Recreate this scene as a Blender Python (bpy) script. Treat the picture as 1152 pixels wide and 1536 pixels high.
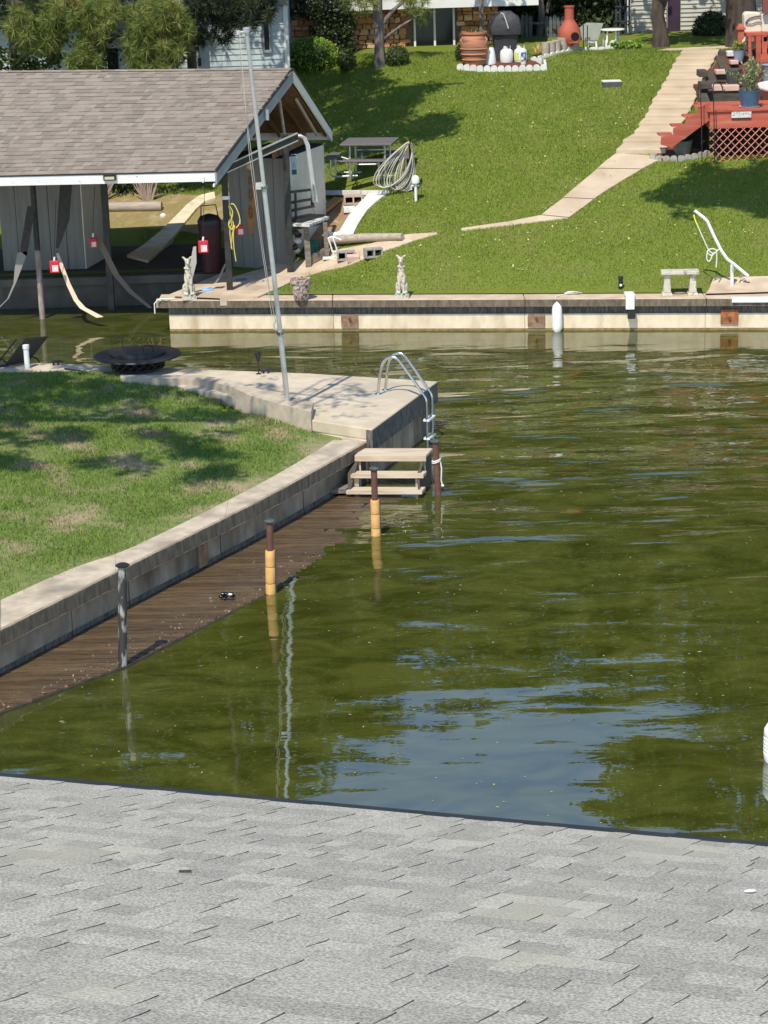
import bpy, bmesh, math, random
import numpy as np
from mathutils import Vector, Matrix, Euler
for o in list(bpy.data.objects): bpy.data.objects.remove(o)
scn = bpy.context.scene
COL = scn.collection
rnd = random.Random(7)
rng = np.random.default_rng(11)
PI = math.pi

# ------------------------------------------------------------------ camera, sky, sun, exposure
F_PX, YH, ROLL, HC = 3285.0, -200.0, 0.03, 8.9
PITCH = math.atan((768 - YH) / F_PX)
FWD = Vector((0, math.cos(PITCH), -math.sin(PITCH)))
UP = Vector((0, math.sin(PITCH), math.cos(PITCH)))
RT = Vector((1, 0, 0))
CAMP = Vector((0, 0, HC))
cam_d = bpy.data.cameras.new('camera'); cam = bpy.data.objects.new('camera', cam_d); COL.objects.link(cam)
cr, sr = math.cos(ROLL), math.sin(ROLL)
ax = RT * cr - UP * sr; ay = RT * sr + UP * cr; az = -FWD
cam.matrix_world = Matrix(((ax.x, ay.x, az.x, 0), (ax.y, ay.y, az.y, 0), (ax.z, ay.z, az.z, HC), (0, 0, 0, 1)))
cam_d.lens = 77.0; cam_d.sensor_width = 36.0; cam_d.sensor_fit = 'AUTO'
cam_d.clip_end = 2000; cam_d.clip_start = 0.1
scn.camera = cam
SUN_EL, SUN_AZ = math.radians(56), math.radians(22)       # light travels towards +Y, 22 deg to +X
trav = Vector((math.sin(SUN_AZ) * math.cos(SUN_EL), math.cos(SUN_AZ) * math.cos(SUN_EL), -math.sin(SUN_EL)))
w = bpy.data.worlds.new('World'); scn.world = w; w.use_nodes = True
nt = w.node_tree; bg = nt.nodes['Background']
sky = nt.nodes.new('ShaderNodeTexSky'); sky.sky_type = 'NISHITA'; sky.sun_disc = False
sky.sun_elevation = SUN_EL; sky.sun_rotation = math.radians(180 + 22)
sky.air_density = 1.0; sky.dust_density = 0.0; sky.ozone_density = 2.2
nt.links.new(sky.outputs[0], bg.inputs[0]); bg.inputs[1].default_value = 0.15
sd = bpy.data.lights.new('sun', 'SUN'); sd.energy = 3.75; sd.angle = math.radians(0.53); sd.color = (1.0, 0.94, 0.82)
so = bpy.data.objects.new('sun', sd); COL.objects.link(so); so.location = (-5, -10, 40)
so.rotation_euler = (-trav).to_track_quat('Z', 'Y').to_euler()
scn.view_settings.view_transform = 'Standard'; scn.view_settings.look = 'None'
scn.view_settings.exposure = 0.42; scn.view_settings.gamma = 1.0; scn.view_settings.use_curve_mapping = False
scn.cycles.max_bounces = 6; scn.cycles.transparent_max_bounces = 6

# ------------------------------------------------------------------ places (rays of the photograph onto real planes)
def ray(px, py):
    a, b = px - 576, py - 768
    u = a * cr - b * sr; v = a * sr + b * cr
    return FWD + RT * (u / F_PX) - UP * (v / F_PX)
def atz(px, py, z):
    r = ray(px, py); return CAMP + r * ((z - HC) / r.z)
def atD(px, py, D):
    r = ray(px, py); return CAMP + r * (D / r.y)
def sm(t): t = max(0.0, min(1.0, t)); return t * t * (3 - 2 * t)
def yl(x): return 43.03 - .137 * x
def T(x, y):
    f = 2.2 * sm((.8 - x) / 2.5) + 3.8 * sm((-2.1 - x) / 1.8)
    z = .68 + .26 * max(0.0, y - yl(x) - .55 - f)
    if z > 4.2: z = 4.2 + (z - 4.2) * .12
    return z
def G(px, py, fn=T, a=40.0, b=75.0):
    r = ray(px, py)
    g = lambda D: atD(px, py, D).z - fn(atD(px, py, D).x, D)
    n = 400; prev = a
    for i in range(1, n + 1):
        D = a + (b - a) * i / n
        if g(D) <= 0:
            lo, hi = prev, D
            for _ in range(30):
                m = (lo + hi) / 2
                if g(m) > 0: lo = m
                else: hi = m
            return atD(px, py, hi)
        prev = D
    return atD(px, py, b)
def interp(pts, y):
    if y <= pts[0][1]: i = 0
    elif y >= pts[-1][1]: i = len(pts) - 2
    else:
        i = max(k for k in range(len(pts) - 1) if pts[k][1] <= y)
    (x0, y0), (x1, y1) = pts[i][:2], pts[i + 1][:2]
    return x0 + (x1 - x0) * (y - y0) / (y1 - y0)
CAPF = [(-9.7, 14.2), (-4.46, 23.83), (-3.17, 26.22), (-1.61, 29.09), (-.18, 32.03)]
CAPB = [(-10.3, 14.6), (-4.63, 24.92), (-3.24, 26.93), (-1.65, 29.95), (-.73, 32.1)]
def Tn(x, y):
    d = (interp(CAPB, y) - x) * .85
    return .6 + min(.27, max(0, d) * .05)
def mpp(P): return (P - CAMP).dot(FWD) / F_PX      # metres per photo pixel at P

# ------------------------------------------------------------------ materials
MATS = {}
def M(name, c1, c2=None, scale=4.0, rough=.8, bump=0.0, bscale=60.0, metal=0.0, stretch=(1, 1, 1), rand=0.0, lo=.35, hi=.65,
      c3=None, scale3=1.0, lo3=.5, hi3=.7, spec=.5, trans=0.0, detail=4, coat=0.0):
    if name in MATS: return MATS[name]
    m = bpy.data.materials.new(name); m.use_nodes = True; n = m.node_tree; N = n.nodes; L = n.links
    p = N['Principled BSDF']; out = N['Material Output']
    p.inputs['Roughness'].default_value = rough; p.inputs['Metallic'].default_value = metal
    p.inputs['Specular IOR Level'].default_value = spec
    if coat: p.inputs['Coat Weight'].default_value = coat
    tc = N.new('ShaderNodeTexCoord'); mp = N.new('ShaderNodeMapping'); mp.inputs['Scale'].default_value = stretch
    L.new(tc.outputs['Object'], mp.inputs[0])
    def noise(s, d=4):
        t = N.new('ShaderNodeTexNoise'); t.inputs['Scale'].default_value = s; t.inputs['Detail'].default_value = d
        L.new(mp.outputs[0], t.inputs['Vector']); return t
    def ramp(src, a, b):
        r = N.new('ShaderNodeMapRange'); r.inputs[1].default_value = a; r.inputs[2].default_value = b
        L.new(src, r.inputs[0]); return r.outputs[0]
    def mix(f, A, B):
        x = N.new('ShaderNodeMix'); x.data_type = 'RGBA'
        if hasattr(f, 'links'): L.new(f, x.inputs[0])
        else: x.inputs[0].default_value = f
        for i, v in ((6, A), (7, B)):
            if hasattr(v, 'links'): L.new(v, x.inputs[i])
            else: x.inputs[i].default_value = (*v, 1)
        return x.outputs[2]
    col = c1
    if c2 is not None: col = mix(ramp(noise(scale, detail).outputs[0], lo, hi), c1, c2)
    if c3 is not None: col = mix(ramp(noise(scale3, 3).outputs[0], lo3, hi3), col, c3)
    if rand:
        oi = N.new('ShaderNodeObjectInfo'); ge = N.new('ShaderNodeNewGeometry')
        ad = N.new('ShaderNodeMath'); ad.operation = 'ADD'; L.new(oi.outputs['Random'], ad.inputs[0]); L.new(ge.outputs['Random Per Island'], ad.inputs[1])
        fr = N.new('ShaderNodeMath'); fr.operation = 'FRACT'; L.new(ad.outputs[0], fr.inputs[0])
        mr = N.new('ShaderNodeMapRange'); mr.inputs[3].default_value = 1 - rand; mr.inputs[4].default_value = 1 + rand; L.new(fr.outputs[0], mr.inputs[0])
        hs = N.new('ShaderNodeHueSaturation'); L.new(mr.outputs[0], hs.inputs['Value'])
        if hasattr(col, 'links'): L.new(col, hs.inputs['Color'])
        else: hs.inputs['Color'].default_value = (*col, 1)
        col = hs.outputs[0]
    if hasattr(col, 'links'): L.new(col, p.inputs['Base Color'])
    else: p.inputs['Base Color'].default_value = (*col, 1)
    if bump:
        b = N.new('ShaderNodeBump'); b.inputs['Strength'].default_value = 1.0; b.inputs['Distance'].default_value = bump
        L.new(noise(bscale, 5).outputs[0], b.inputs['Height']); L.new(b.outputs[0], p.inputs['Normal'])
    if trans:
        tr = N.new('ShaderNodeBsdfTranslucent'); ms = N.new('ShaderNodeMixShader'); ms.inputs[0].default_value = trans
        if hasattr(col, 'links'): L.new(col, tr.inputs[0])
        else: tr.inputs[0].default_value = (*col, 1)
        L.new(p.outputs[0], ms.inputs[1]); L.new(tr.outputs[0], ms.inputs[2]); L.new(ms.outputs[0], out.inputs[0])
    MATS[name] = m; return m

conc_tan = M('tan concrete', (.50, .38, .26), (.60, .48, .35), 3, .9, .004, 40, c3=(.36, .27, .18), scale3=1.3, lo3=.5, hi3=.8)
conc_cap = M('weathered cap concrete', (.44, .36, .26), (.56, .47, .35), 6, .92, .006, 55, c3=(.27, .22, .17), scale3=1.8, lo3=.48, hi3=.75)
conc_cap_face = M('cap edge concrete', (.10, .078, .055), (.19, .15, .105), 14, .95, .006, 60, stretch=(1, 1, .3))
conc_cream = M('cream concrete panel', (.62, .51, .35), (.72, .61, .44), 5, .9, .006, 30, stretch=(1, 1, .4), c3=(.42, .31, .19), scale3=2.6, lo3=.52, hi3=.78)
conc_dark = M('stained and shaded dark concrete', (.05, .05, .045), (.15, .14, .12), 9, .9, .004, 50, stretch=(3, 3, .6))
conc_side = M('grey stained concrete', (.22, .18, .13), (.34, .285, .21), 4, .9, .004, 50, stretch=(1, 1, .5), c3=(.11, .09, .06), scale3=2.2, lo3=.45, hi3=.7)
algae = M('waterline algae', (.17, .12, .045), (.26, .19, .08), 12, .8)
pad_conc = M('dock pad concrete', (.50, .41, .29), (.60, .50, .37), 3, .9, .003, 60, c3=(.38, .33, .26), scale3=.8, lo3=.52, hi3=.8)
step_conc = M('cream step concrete', (.50, .39, .27), (.58, .47, .33), 3, .9, .004, 40, c3=(.38, .29, .19), scale3=1.5, lo3=.5, hi3=.8)
white_block = M('pale block', (.62, .60, .55), (.74, .72, .67), 6, .9, .003, 60)
grey_block = M('cinder block', (.30, .27, .24), (.42, .39, .34), 8, .95, .004, 60)
white_paint = M('white paint', (.74, .72, .68), (.80, .78, .74), 2, .55, .001, 30)
white_plastic = M('white plastic', (.80, .79, .76), None, rough=.35)
grey_paint = M('grey paint', (.22, .25, .26), (.27, .30, .31), 4, .6)
black_metal = M('black metal', (.012, .012, .013), (.022, .021, .020), 20, .45, .001, 80)
black_paint = M('black painted wood', (.014, .014, .014), (.035, .033, .030), 8, .5, .001, 40)
steel = M('stainless steel', (.62, .62, .60), None, rough=.22, metal=1.0)
galv = M('galvanised steel', (.60, .60, .58), (.68, .68, .66), 12, .36, metal=.55)
rust = M('rusty plate', (.32, .10, .03), (.20, .07, .03), 10, .85, .003, 40, c3=(.42, .17, .06), scale3=12)
rust_dark = M('dark rusty plate', (.17, .09, .05), (.30, .20, .12), 9, .9, .003, 40)
rust_pipe = M('brown rusty pipe', (.10, .038, .028), (.15, .06, .04), 14, .7, .001, 60)
yellow_foam = M('orange foam sleeve', (.62, .33, .10), (.72, .42, .15), 9, .75, .002, 60, c3=(.42, .22, .08), scale3=5, lo3=.55, hi3=.8)
pipe_grey = M('streaked grey pipe', (.035, .032, .03), (.34, .32, .28), 16, .6, .003, 50, stretch=(1, 1, .3), lo=.5, hi=.62)
wood_new = M('weathered pale lumber', (.52, .41, .29), (.60, .50, .37), 5, .85, .002, 40, stretch=(.4, 4, 4), c3=(.42, .30, .2), scale3=3)
wood_brown = M('brown wood', (.15, .075, .03), (.24, .13, .055), 6, .8, .002, 40, stretch=(1, 4, 4))
wood_grey = M('grey weathered timber', (.13, .105, .08), (.24, .20, .16), 7, .9, .004, 40, stretch=(.5, 3, 3))
wood_log = M('pale log', (.34, .28, .22), (.46, .39, .31), 6, .9, .006, 30, stretch=(.5, 3, 3))
wet_plank = M('wet brown planks', (.078, .050, .025), (.13, .088, .048), 5, .16, .004, 25, stretch=(.8, 6, 6), rand=.25, c3=(.15, .085, .05), scale3=2.2, lo3=.55, hi3=.8)
ply_brown = M('brown plywood', (.17, .085, .045), (.27, .14, .075), 5, .8, .001, 30)
shed_board = M('grey shed boarding', (.17, .168, .155), (.21, .208, .192), 3, .7, .001, 30, stretch=(4, 4, .3))
shed_cream = M('cream shed boarding', (.58, .54, .46), (.64, .60, .52), 3, .7)
red_stain = M('red stained wood', (.48, .10, .06), (.37, .075, .045), 5, .75, .002, 40, stretch=(.4, 4, 4), rand=.12, c3=(.52, .17, .11), scale3=2.5, lo3=.5, hi3=.75)
lattice_red = M('faded red lattice', (.66, .25, .17), (.72, .32, .23), 9, .75)
mulch = M('red mulch', (.16, .045, .03), (.09, .03, .022), 30, .95, .02, 40)
dirt = M('reddish dirt', (.26, .15, .085), (.34, .21, .12), 6, .95, .01, 30, c3=(.20, .22, .06), scale3=1.6, lo3=.5, hi3=.7)
terracotta = M('terracotta', (.56, .23, .12), (.50, .20, .10), 4, .75, .002, 40)
terra_band = M('sooty terracotta', (.50, .20, .11), (.20, .12, .09), 3, .8, .003, 30, stretch=(.5, .5, 4), lo=.45, hi=.6)
chim_mat = M('red clay', (.44, .10, .055), (.36, .085, .05), 6, .7, .002, 50)
mosaic = M('carved brown clay', (.30, .17, .12), (.52, .44, .38), 14, .85, .008, 26, c3=(.10, .08, .07), scale3=17, lo3=.52, hi3=.6)
dark_opening = M('shade and soot black', (.008, .007, .006), None, rough=1)  # near black put in for shaded openings and gaps, and for soot
statue_mat = M('cast stone', (.47, .43, .34), (.57, .52, .42), 12, .9, .004, 50, c3=(.26, .22, .16), scale3=11, lo3=.56, hi3=.66)
plastic_grey = M('grey coated metal mesh', (.12, .105, .11), (.16, .14, .145), 60, .6, .002, 120)
red_plastic = M('red plastic', (.55, .02, .04), (.48, .02, .03), 6, .5)
darkred = M('dark red plastic', (.035, .003, .004), None, rough=.6)
yellow_rope = M('yellow rope', (.72, .60, .12), (.62, .50, .10), 60, .8)
white_rope = M('white rope', (.70, .68, .60), None, rough=.9)
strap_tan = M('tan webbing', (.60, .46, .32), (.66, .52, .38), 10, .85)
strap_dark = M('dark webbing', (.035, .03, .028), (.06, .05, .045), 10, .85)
canvas = M('cream canvas', (.66, .58, .46), (.72, .65, .53), 4, .9, .01, 6)
blue_pot = M('blue glazed pot', (.045, .10, .17), (.06, .13, .21), 6, .35)
grey_pot = M('dark grey pot', (.055, .06, .06), (.09, .095, .09), 6, .6)
pebble_pot = M('dimpled grey green pot', (.10, .11, .085), (.17, .175, .14), 20, .6, .006, 20)
pink_stone = M('pink capstone', (.58, .38, .30), (.66, .46, .38), 5, .9, .003, 40)
green_plastic = M('green plastic', (.02, .16, .12), None, rough=.5)
blue_plastic = M('pale blue plastic', (.18, .40, .66), None, rough=.4)
bark = M('bark', (.045, .033, .025), (.10, .075, .055), 8, .95, .03, 14, stretch=(1, 1, .3))
bark_grey = M('grey bark', (.12, .10, .085), (.22, .19, .165), 9, .95, .03, 16, stretch=(1, 1, .3))
water_m = None

# ------------------------------------------------------------------ mesh building
class MB:
    def __init__(s): s.v = []; s.f = []; s.smooth = False
    def add(s, vs, fs):
        o = len(s.v); s.v += [tuple(v) for v in vs]; s.f += [tuple(i + o for i in f) for f in fs]; return s
    def box(s, c, d, R=None, taper=1.0):
        hx, hy, hz = d[0] / 2, d[1] / 2, d[2] / 2; vs = []
        for z, k in ((-hz, 1.0), (hz, taper)):
            for x, y in ((-hx, -hy), (hx, -hy), (hx, hy), (-hx, hy)): vs.append(Vector((x * k, y * k, z)))
        if R is not None: vs = [R @ v for v in vs]
        c = Vector(c); return s.add([v + c for v in vs], [(3, 2, 1, 0), (4, 5, 6, 7), (0, 1, 5, 4), (1, 2, 6, 5), (2, 3, 7, 6), (3, 0, 4, 7)])
    def beam(s, a, b, wd, ht, up=(0, 0, 1)):
        a, b = Vector(a), Vector(b); d = (b - a); L = d.length; d.normalize()
        u = Vector(up); x = d.cross(u)
        if x.length < 1e-4: x = d.cross(Vector((1, 0, 0)))
        x.normalize(); z = x.cross(d)
        R = Matrix((x, d, z)).transposed()
        return s.box((a + b) / 2, (wd, L, ht), R)
    def prism(s, pts, z0, z1):
        n = len(pts); zz0 = z0 if hasattr(z0, '__len__') else [z0] * n; zz1 = z1 if hasattr(z1, '__len__') else [z1] * n
        vs = [(p[0], p[1], zz0[i]) for i, p in enumerate(pts)] + [(p[0], p[1], zz1[i]) for i, p in enumerate(pts)]
        return s.add(vs, [tuple(range(n))[::-1], tuple(range(n, 2 * n))] + [(i, (i + 1) % n, n + (i + 1) % n, n + i) for i in range(n)])
    def slab(s, pts, ext):            # planar polygon of Vectors extruded by vector
        n = len(pts); ext = Vector(ext); pts = [Vector(p) for p in pts]
        return s.add(pts + [p + ext for p in pts], [tuple(range(n))[::-1], tuple(range(n, 2 * n))] + [(i, (i + 1) % n, n + (i + 1) % n, n + i) for i in range(n)])
    def lathe(s, prof, c=(0, 0, 0), n=24, sx=1, sy=1):
        c = Vector(c); vs = []; fs = []
        for r, z in prof:
            for k in range(n):
                a = 2 * PI * k / n; vs.append(c + Vector((r * sx * math.cos(a), r * sy * math.sin(a), z)))
        for i in range(len(prof) - 1):
            for k in range(n):
                k2 = (k + 1) % n; fs.append((i * n + k, i * n + k2, (i + 1) * n + k2, (i + 1) * n + k))
        if prof[0][0] > 1e-3: fs.append(tuple(range(n))[::-1])
        if prof[-1][0] > 1e-3: fs.append(tuple((len(prof) - 1) * n + k for k in range(n)))
        s.smooth = True; return s.add(vs, fs)
    def tube(s, pts, r, n=8, closed=False):
        pts = [Vector(p) for p in pts]; m = len(pts); rr = r if hasattr(r, '__len__') else [r] * m
        vs = []; fs = []; prev = None
        for i, p in enumerate(pts):
            d = (pts[(i + 1) % m] - pts[i - 1]) if closed else (pts[min(i + 1, m - 1)] - pts[max(i - 1, 0)])
            d.normalize()
            u = prev - d * prev.dot(d) if prev is not None else d.orthogonal()
            if u.length < 1e-5: u = d.orthogonal()
            u.normalize(); prev = u; v = d.cross(u)
            for k in range(n):
                a = 2 * PI * k / n; vs.append(p + (u * math.cos(a) + v * math.sin(a)) * rr[i])
        for i in range(m if closed else m - 1):
            j = (i + 1) % m
            for k in range(n):
                k2 = (k + 1) % n; fs.append((i * n + k, i * n + k2, j * n + k2, j * n + k))
        if not closed: fs.append(tuple(range(n))[::-1]); fs.append(tuple((m - 1) * n + k for k in range(n)))
        s.smooth = True; return s.add(vs, fs)
    def ball(s, c, r, R=None, n=12):
        c = Vector(c); r = r if hasattr(r, '__len__') else (r, r, r); prof = []
        vs = []; fs = []; m = max(6, n // 2 + 2)
        for i in range(m + 1):
            t = PI * i / m
            for k in range(n):
                a = 2 * PI * k / n; v = Vector((r[0] * math.sin(t) * math.cos(a), r[1] * math.sin(t) * math.sin(a), r[2] * math.cos(t)))
                if R is not None: v = R @ v
                vs.append(c + v)
        for i in range(m):
            for k in range(n):
                k2 = (k + 1) % n; fs.append((i * n + k, (i + 1) * n + k, (i + 1) * n + k2, i * n + k2))
        s.smooth = True; return s.add(vs, fs)
    def build(s, name, mat, parent=None, world=True, bevel=0, kind=None):
        me = bpy.data.meshes.new(name); vs = s.v
        if parent is not None and world:
            q = parent
            off = Vector((0, 0, 0))
            while q is not None: off += q.location; q = q.parent
            vs = [(v[0] - off.x, v[1] - off.y, v[2] - off.z) for v in vs]
        me.from_pydata(vs, [], s.f); me.materials.append(mat)
        if s.smooth:
            me.polygons.foreach_set('use_smooth', [True] * len(me.polygons))
        me.update()
        o = bpy.data.objects.new(name, me); COL.objects.link(o)
        if parent is not None: o.parent = parent
        if s.smooth:
            try: me.set_sharp_from_angle(angle=math.radians(42))
            except Exception: pass
        if bevel:
            b = o.modifiers.new('bevel', 'BEVEL'); b.width = bevel; b.segments = 2; b.limit_method = 'ANGLE'
        if kind: o['kind'] = kind
        return o
def thing(name, label, cat, loc, rz=0.0, group=None):
    o = bpy.data.objects.new(name, None); COL.objects.link(o); o.location = loc; o.rotation_euler = (0, 0, rz)
    o.empty_display_size = .2; o['label'] = label; o['category'] = cat
    if group: o['group'] = group
    return o
def tag(o, label, cat, group=None):
    o['label'] = label; o['category'] = cat
    if group: o['group'] = group
    return o
def solo(name, mb, mat, loc, label, cat, rz=0.0, group=None, bevel=0):
    o = mb.build(name, mat, None, bevel=bevel); o.location = loc; o.rotation_euler = (0, 0, rz); return tag(o, label, cat, group)
def struct(o): o['kind'] = 'structure'; return o
def copy_thing(root, loc, rz, label):
    r = root.copy(); COL.objects.link(r); r.location = loc; r.rotation_euler = (0, 0, rz); r['label'] = label
    for ch in list(root.children):
        c = ch.copy(); COL.objects.link(c); c.parent = r
        for g in list(ch.children):
            d = g.copy(); COL.objects.link(d); d.parent = c
    return r
def fast(name, V, F, mat, parent=None, smooth=False):
    me = bpy.data.meshes.new(name); V = np.asarray(V, dtype=np.float32); F = np.asarray(F, dtype=np.int32)
    if parent is not None: V = V - np.array(parent.location, dtype=np.float32)
    k = F.shape[1]; me.vertices.add(len(V)); me.vertices.foreach_set('co', V.ravel())
    me.loops.add(F.size); me.loops.foreach_set('vertex_index', F.ravel())
    me.polygons.add(len(F)); me.polygons.foreach_set('loop_start', np.arange(0, F.size, k, dtype=np.int32))
    me.update(calc_edges=True); me.materials.append(mat)
    o = bpy.data.objects.new(name, me); COL.objects.link(o)
    if parent is not None: o.parent = parent; o['kind'] = 'stuff'
    return o
def leaves(C, size, aspect=.6, jitter=.35, up=.3):
    """one folded-less leaf quad (diamond) at every centre in C"""
    n = len(C); s = size * (1 + jitter * rng.standard_normal(n)).clip(.4, 2)
    d = rng.standard_normal((n, 3)); d /= np.linalg.norm(d, axis=1)[:, None]
    nrm = rng.standard_normal((n, 3)); nrm[:, 2] += up; nrm[:, 1] -= up * .5
    e = np.cross(d, nrm); e /= np.linalg.norm(e, axis=1)[:, None] + 1e-9
    a = d * s[:, None] * .5; b = e * (s * aspect)[:, None] * .5
    V = np.empty((n, 4, 3)); V[:, 0] = C - a; V[:, 1] = C + b; V[:, 2] = C + a; V[:, 3] = C - b
    return V.reshape(-1, 3), np.arange(n * 4).reshape(n, 4)
def clump_pts(centres, r, n, flat=.8):
    C = np.repeat(np.array(centres), n, axis=0); g = rng.standard_normal(C.shape); g /= np.linalg.norm(g, axis=1)[:, None]
    rad = rng.random(len(C)) ** .45
    rr = np.repeat(np.asarray(r) if hasattr(r, '__len__') else np.full(len(centres), r), n)
    g[:, 2] *= flat
    return C + g * (rad * rr)[:, None]
def needles(centres, r, n, wdt=.006, droop=.15):
    """pine tufts: n thin needle triangles bursting out of each centre"""
    C = np.repeat(np.array(centres), n, axis=0); g = rng.standard_normal(C.shape); g[:, 2] += .25
    g /= np.linalg.norm(g, axis=1)[:, None]; L = r * (.6 + .5 * rng.random(len(C)))
    tip = C + g * L[:, None]; tip[:, 2] -= droop * L
    s = np.cross(g, rng.standard_normal(C.shape)); s /= np.linalg.norm(s, axis=1)[:, None]
    base = C + g * (L * .12)[:, None]
    V = np.stack([base - s * wdt, base + s * wdt, tip], 1).reshape(-1, 3)
    return V, np.arange(len(V)).reshape(-1, 3)
def blades(P, h, wd, lean=.35):
    n = len(P); H_ = h * (.5 + rng.random(n)); a = rng.random(n) * 2 * PI
    s = np.stack([np.cos(a), np.sin(a), np.zeros(n)], 1) * wd
    l = rng.standard_normal((n, 3)) * lean; l[:, 2] = 1; l /= np.linalg.norm(l, axis=1)[:, None]
    V = np.stack([P - s, P + s, P + l * H_[:, None]], 1).reshape(-1, 3)
    return V, np.arange(len(V)).reshape(-1, 3)
# ------------------------------------------------------------------ ground, lawns, water
grass_far = M('lawn blades', (.165, .23, .034), (.25, .315, .056), 1.1, .75, rand=.35, trans=.25, c3=(.27, .25, .09), scale3=.45, lo3=.58, hi3=.85, spec=.2)
ground_far = M('lawn ground', (.13, .17, .024), (.18, .215, .04), 18, .95, .03, 30, c3=(.17, .17, .05), scale3=1.1, lo3=.5, hi3=.75, spec=.1)
grass_near = M('shore lawn blades', (.14, .23, .035), (.21, .30, .06), 1.6, .75, rand=.4, trans=.25, c3=(.40, .31, .19), scale3=1.2, lo3=.53, hi3=.70, spec=.2)
ground_near = M('shore lawn ground', (.14, .18, .05), (.20, .22, .08), 9, .95, .02, 30, c3=(.36, .28, .18), scale3=1.2, lo3=.50, hi3=.66, spec=.1)
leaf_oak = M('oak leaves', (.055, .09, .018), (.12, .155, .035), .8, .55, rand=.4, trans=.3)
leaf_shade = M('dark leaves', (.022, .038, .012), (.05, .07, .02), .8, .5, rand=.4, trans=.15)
leaf_lime = M('bush leaves', (.16, .27, .025), (.25, .37, .045), 1.5, .55, rand=.35, trans=.3)
leaf_pale = M('pale variegated leaves', (.20, .27, .09), (.34, .40, .18), 3, .5, rand=.3, trans=.25)
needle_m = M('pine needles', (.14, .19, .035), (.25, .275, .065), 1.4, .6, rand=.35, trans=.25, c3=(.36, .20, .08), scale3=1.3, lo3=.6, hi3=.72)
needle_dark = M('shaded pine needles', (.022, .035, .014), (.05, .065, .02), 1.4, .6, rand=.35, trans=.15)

def grid_sheet(name, xs, yfun, zfun, mat):
    V = []; n = len(xs); m = None
    for x in xs:
        ys = yfun(x); m = len(ys)
        for y in ys: V.append((x, y, zfun(x, y)))
    F = [(i * m + j, (i + 1) * m + j, (i + 1) * m + j + 1, i * m + j + 1) for i in range(n - 1) for j in range(m - 1)]
    mb = MB(); mb.add(V, F); mb.smooth = True
    return mb.build(name, mat)
SLIP_Y = 46.35
def T2(x, y):
    if x < -3.2 and y < 46.9: return min(T(x, y), .66)
    return T(x, y)
xs = sorted(set([-60, -40, -25, -18, -14, -12, -10, -9] + [-8 + .4 * i for i in range(10)] + [-4.2 + .2 * i for i in range(30)] + [1.8 + .4 * i for i in range(40)] + [18, 22, 28, 36, 50, 70]))
def yfar(x):
    f = SLIP_Y + .3 if x < -3.05 else yl(x) + .35
    base = [f + (58.5 - f) * (i / 60) for i in range(61)]
    return base + [60, 63, 68, 76, 90, 120, 200, 400]
lawn = struct(grid_sheet('lawn', xs, yfar, T, ground_far))
# far lawn grass blades (uncountable)
n = 330000
X = rng.uniform(-5.5, 11.5, n); Yb = rng.random(n) ** .8
Y = (43.03 - .137 * X + .6) + Yb * 14.5
Tz = np.array([T(x, y) for x, y in zip(X.round(2), Y.round(2))])
# pavement polygon tests reuse later: keep list
NOGRASS = []      # polygons in plan where no grass grows
def inpoly(X, Y, poly):
    c = np.zeros(len(X), bool); n = len(poly); j = n - 1
    for i in range(n):
        xi, yi = poly[i][:2]; xj, yj = poly[j][:2]
        if yi != yj: c ^= ((yi > Y) != (yj > Y)) & (X < (xj - xi) * (Y - yi) / (yj - yi) + xi)
        j = i
    return c
# near bank
PADF = [(0, 548), (95, 556), (230, 568), (300, 585), (360, 612), (420, 626), (466, 632)]
padz = [.85, .85, .83, .8, .75, .68, .62]
PADL = [atz(p[0], p[1], z) for p, z in zip(PADF, padz)]
def ynear_top(x):
    pts = [(p.y, p.x) for p in PADL]
    if x <= PADL[0].x: return PADL[0].y - .0 * (PADL[0].x - x)
    for a, b in zip(PADL[:-1], PADL[1:]):
        if a.x <= x <= b.x: return a.y + (b.y - a.y) * (x - a.x) / max(1e-6, b.x - a.x)
    return PADL[-1].y
V = []; rows = 90; colsn = 44
ys = [14.6 + (36.3 - 14.6) * i / rows for i in range(rows + 1)]
for y in ys:
    xb = interp(CAPB, y) + .12 if y < 32.2 else -.62
    for j in range(colsn + 1):
        d = (j / colsn) ** 1.6 * 30; x = xb - d
        V.append((x, y, Tn(x, y) - .012))
F = [(i * (colsn + 1) + j, (i + 1) * (colsn + 1) + j, (i + 1) * (colsn + 1) + j + 1, i * (colsn + 1) + j + 1) for i in range(rows) for j in range(colsn)]
F = [f[::-1] for f in F if min(V[f[0]][1], V[f[1]][1]) < ynear_top(V[f[0]][0]) + .15]
mb = MB(); mb.add(V, F); mb.smooth = True
struct(mb.build('shore_lawn', ground_near))
ng = 230000
Yg = rng.uniform(22, 36.3, ng); Xb = np.interp(Yg, [p[1] for p in CAPB], [p[0] for p in CAPB]); Xg = Xb - rng.random(ng) ** 1.0 * 7.5
top = np.array([ynear_top(x) for x in Xg.round(2)])
pt = np.sin(Xg * 2.1 + Yg * .7) * np.sin(Yg * 1.7 - Xg * .9) + .6 * np.sin(Xg * 5.3) * np.sin(Yg * 4.1)
edge_d = (np.interp(Yg, [p[1] for p in CAPB], [p[0] for p in CAPB]) - Xg)
keep = (Yg < top - .02) & (rng.random(ng) < np.clip(.75 + .5 * pt, .18, 1)) & (rng.random(ng) < np.clip(.15 + edge_d * 1.6 + .3 * np.sin(Yg * 3.1), .1, 1)) & (Xg < np.where(Yg > 31.0, -.9, 99))
Xg, Yg, pt = Xg[keep], Yg[keep], pt[keep]
Zg = np.array([Tn(x, y) for x, y in zip(Xg, Yg)]) - .012
Vb, Fb = blades(np.stack([Xg, Yg, Zg], 1), .055, .006, .5)
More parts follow.
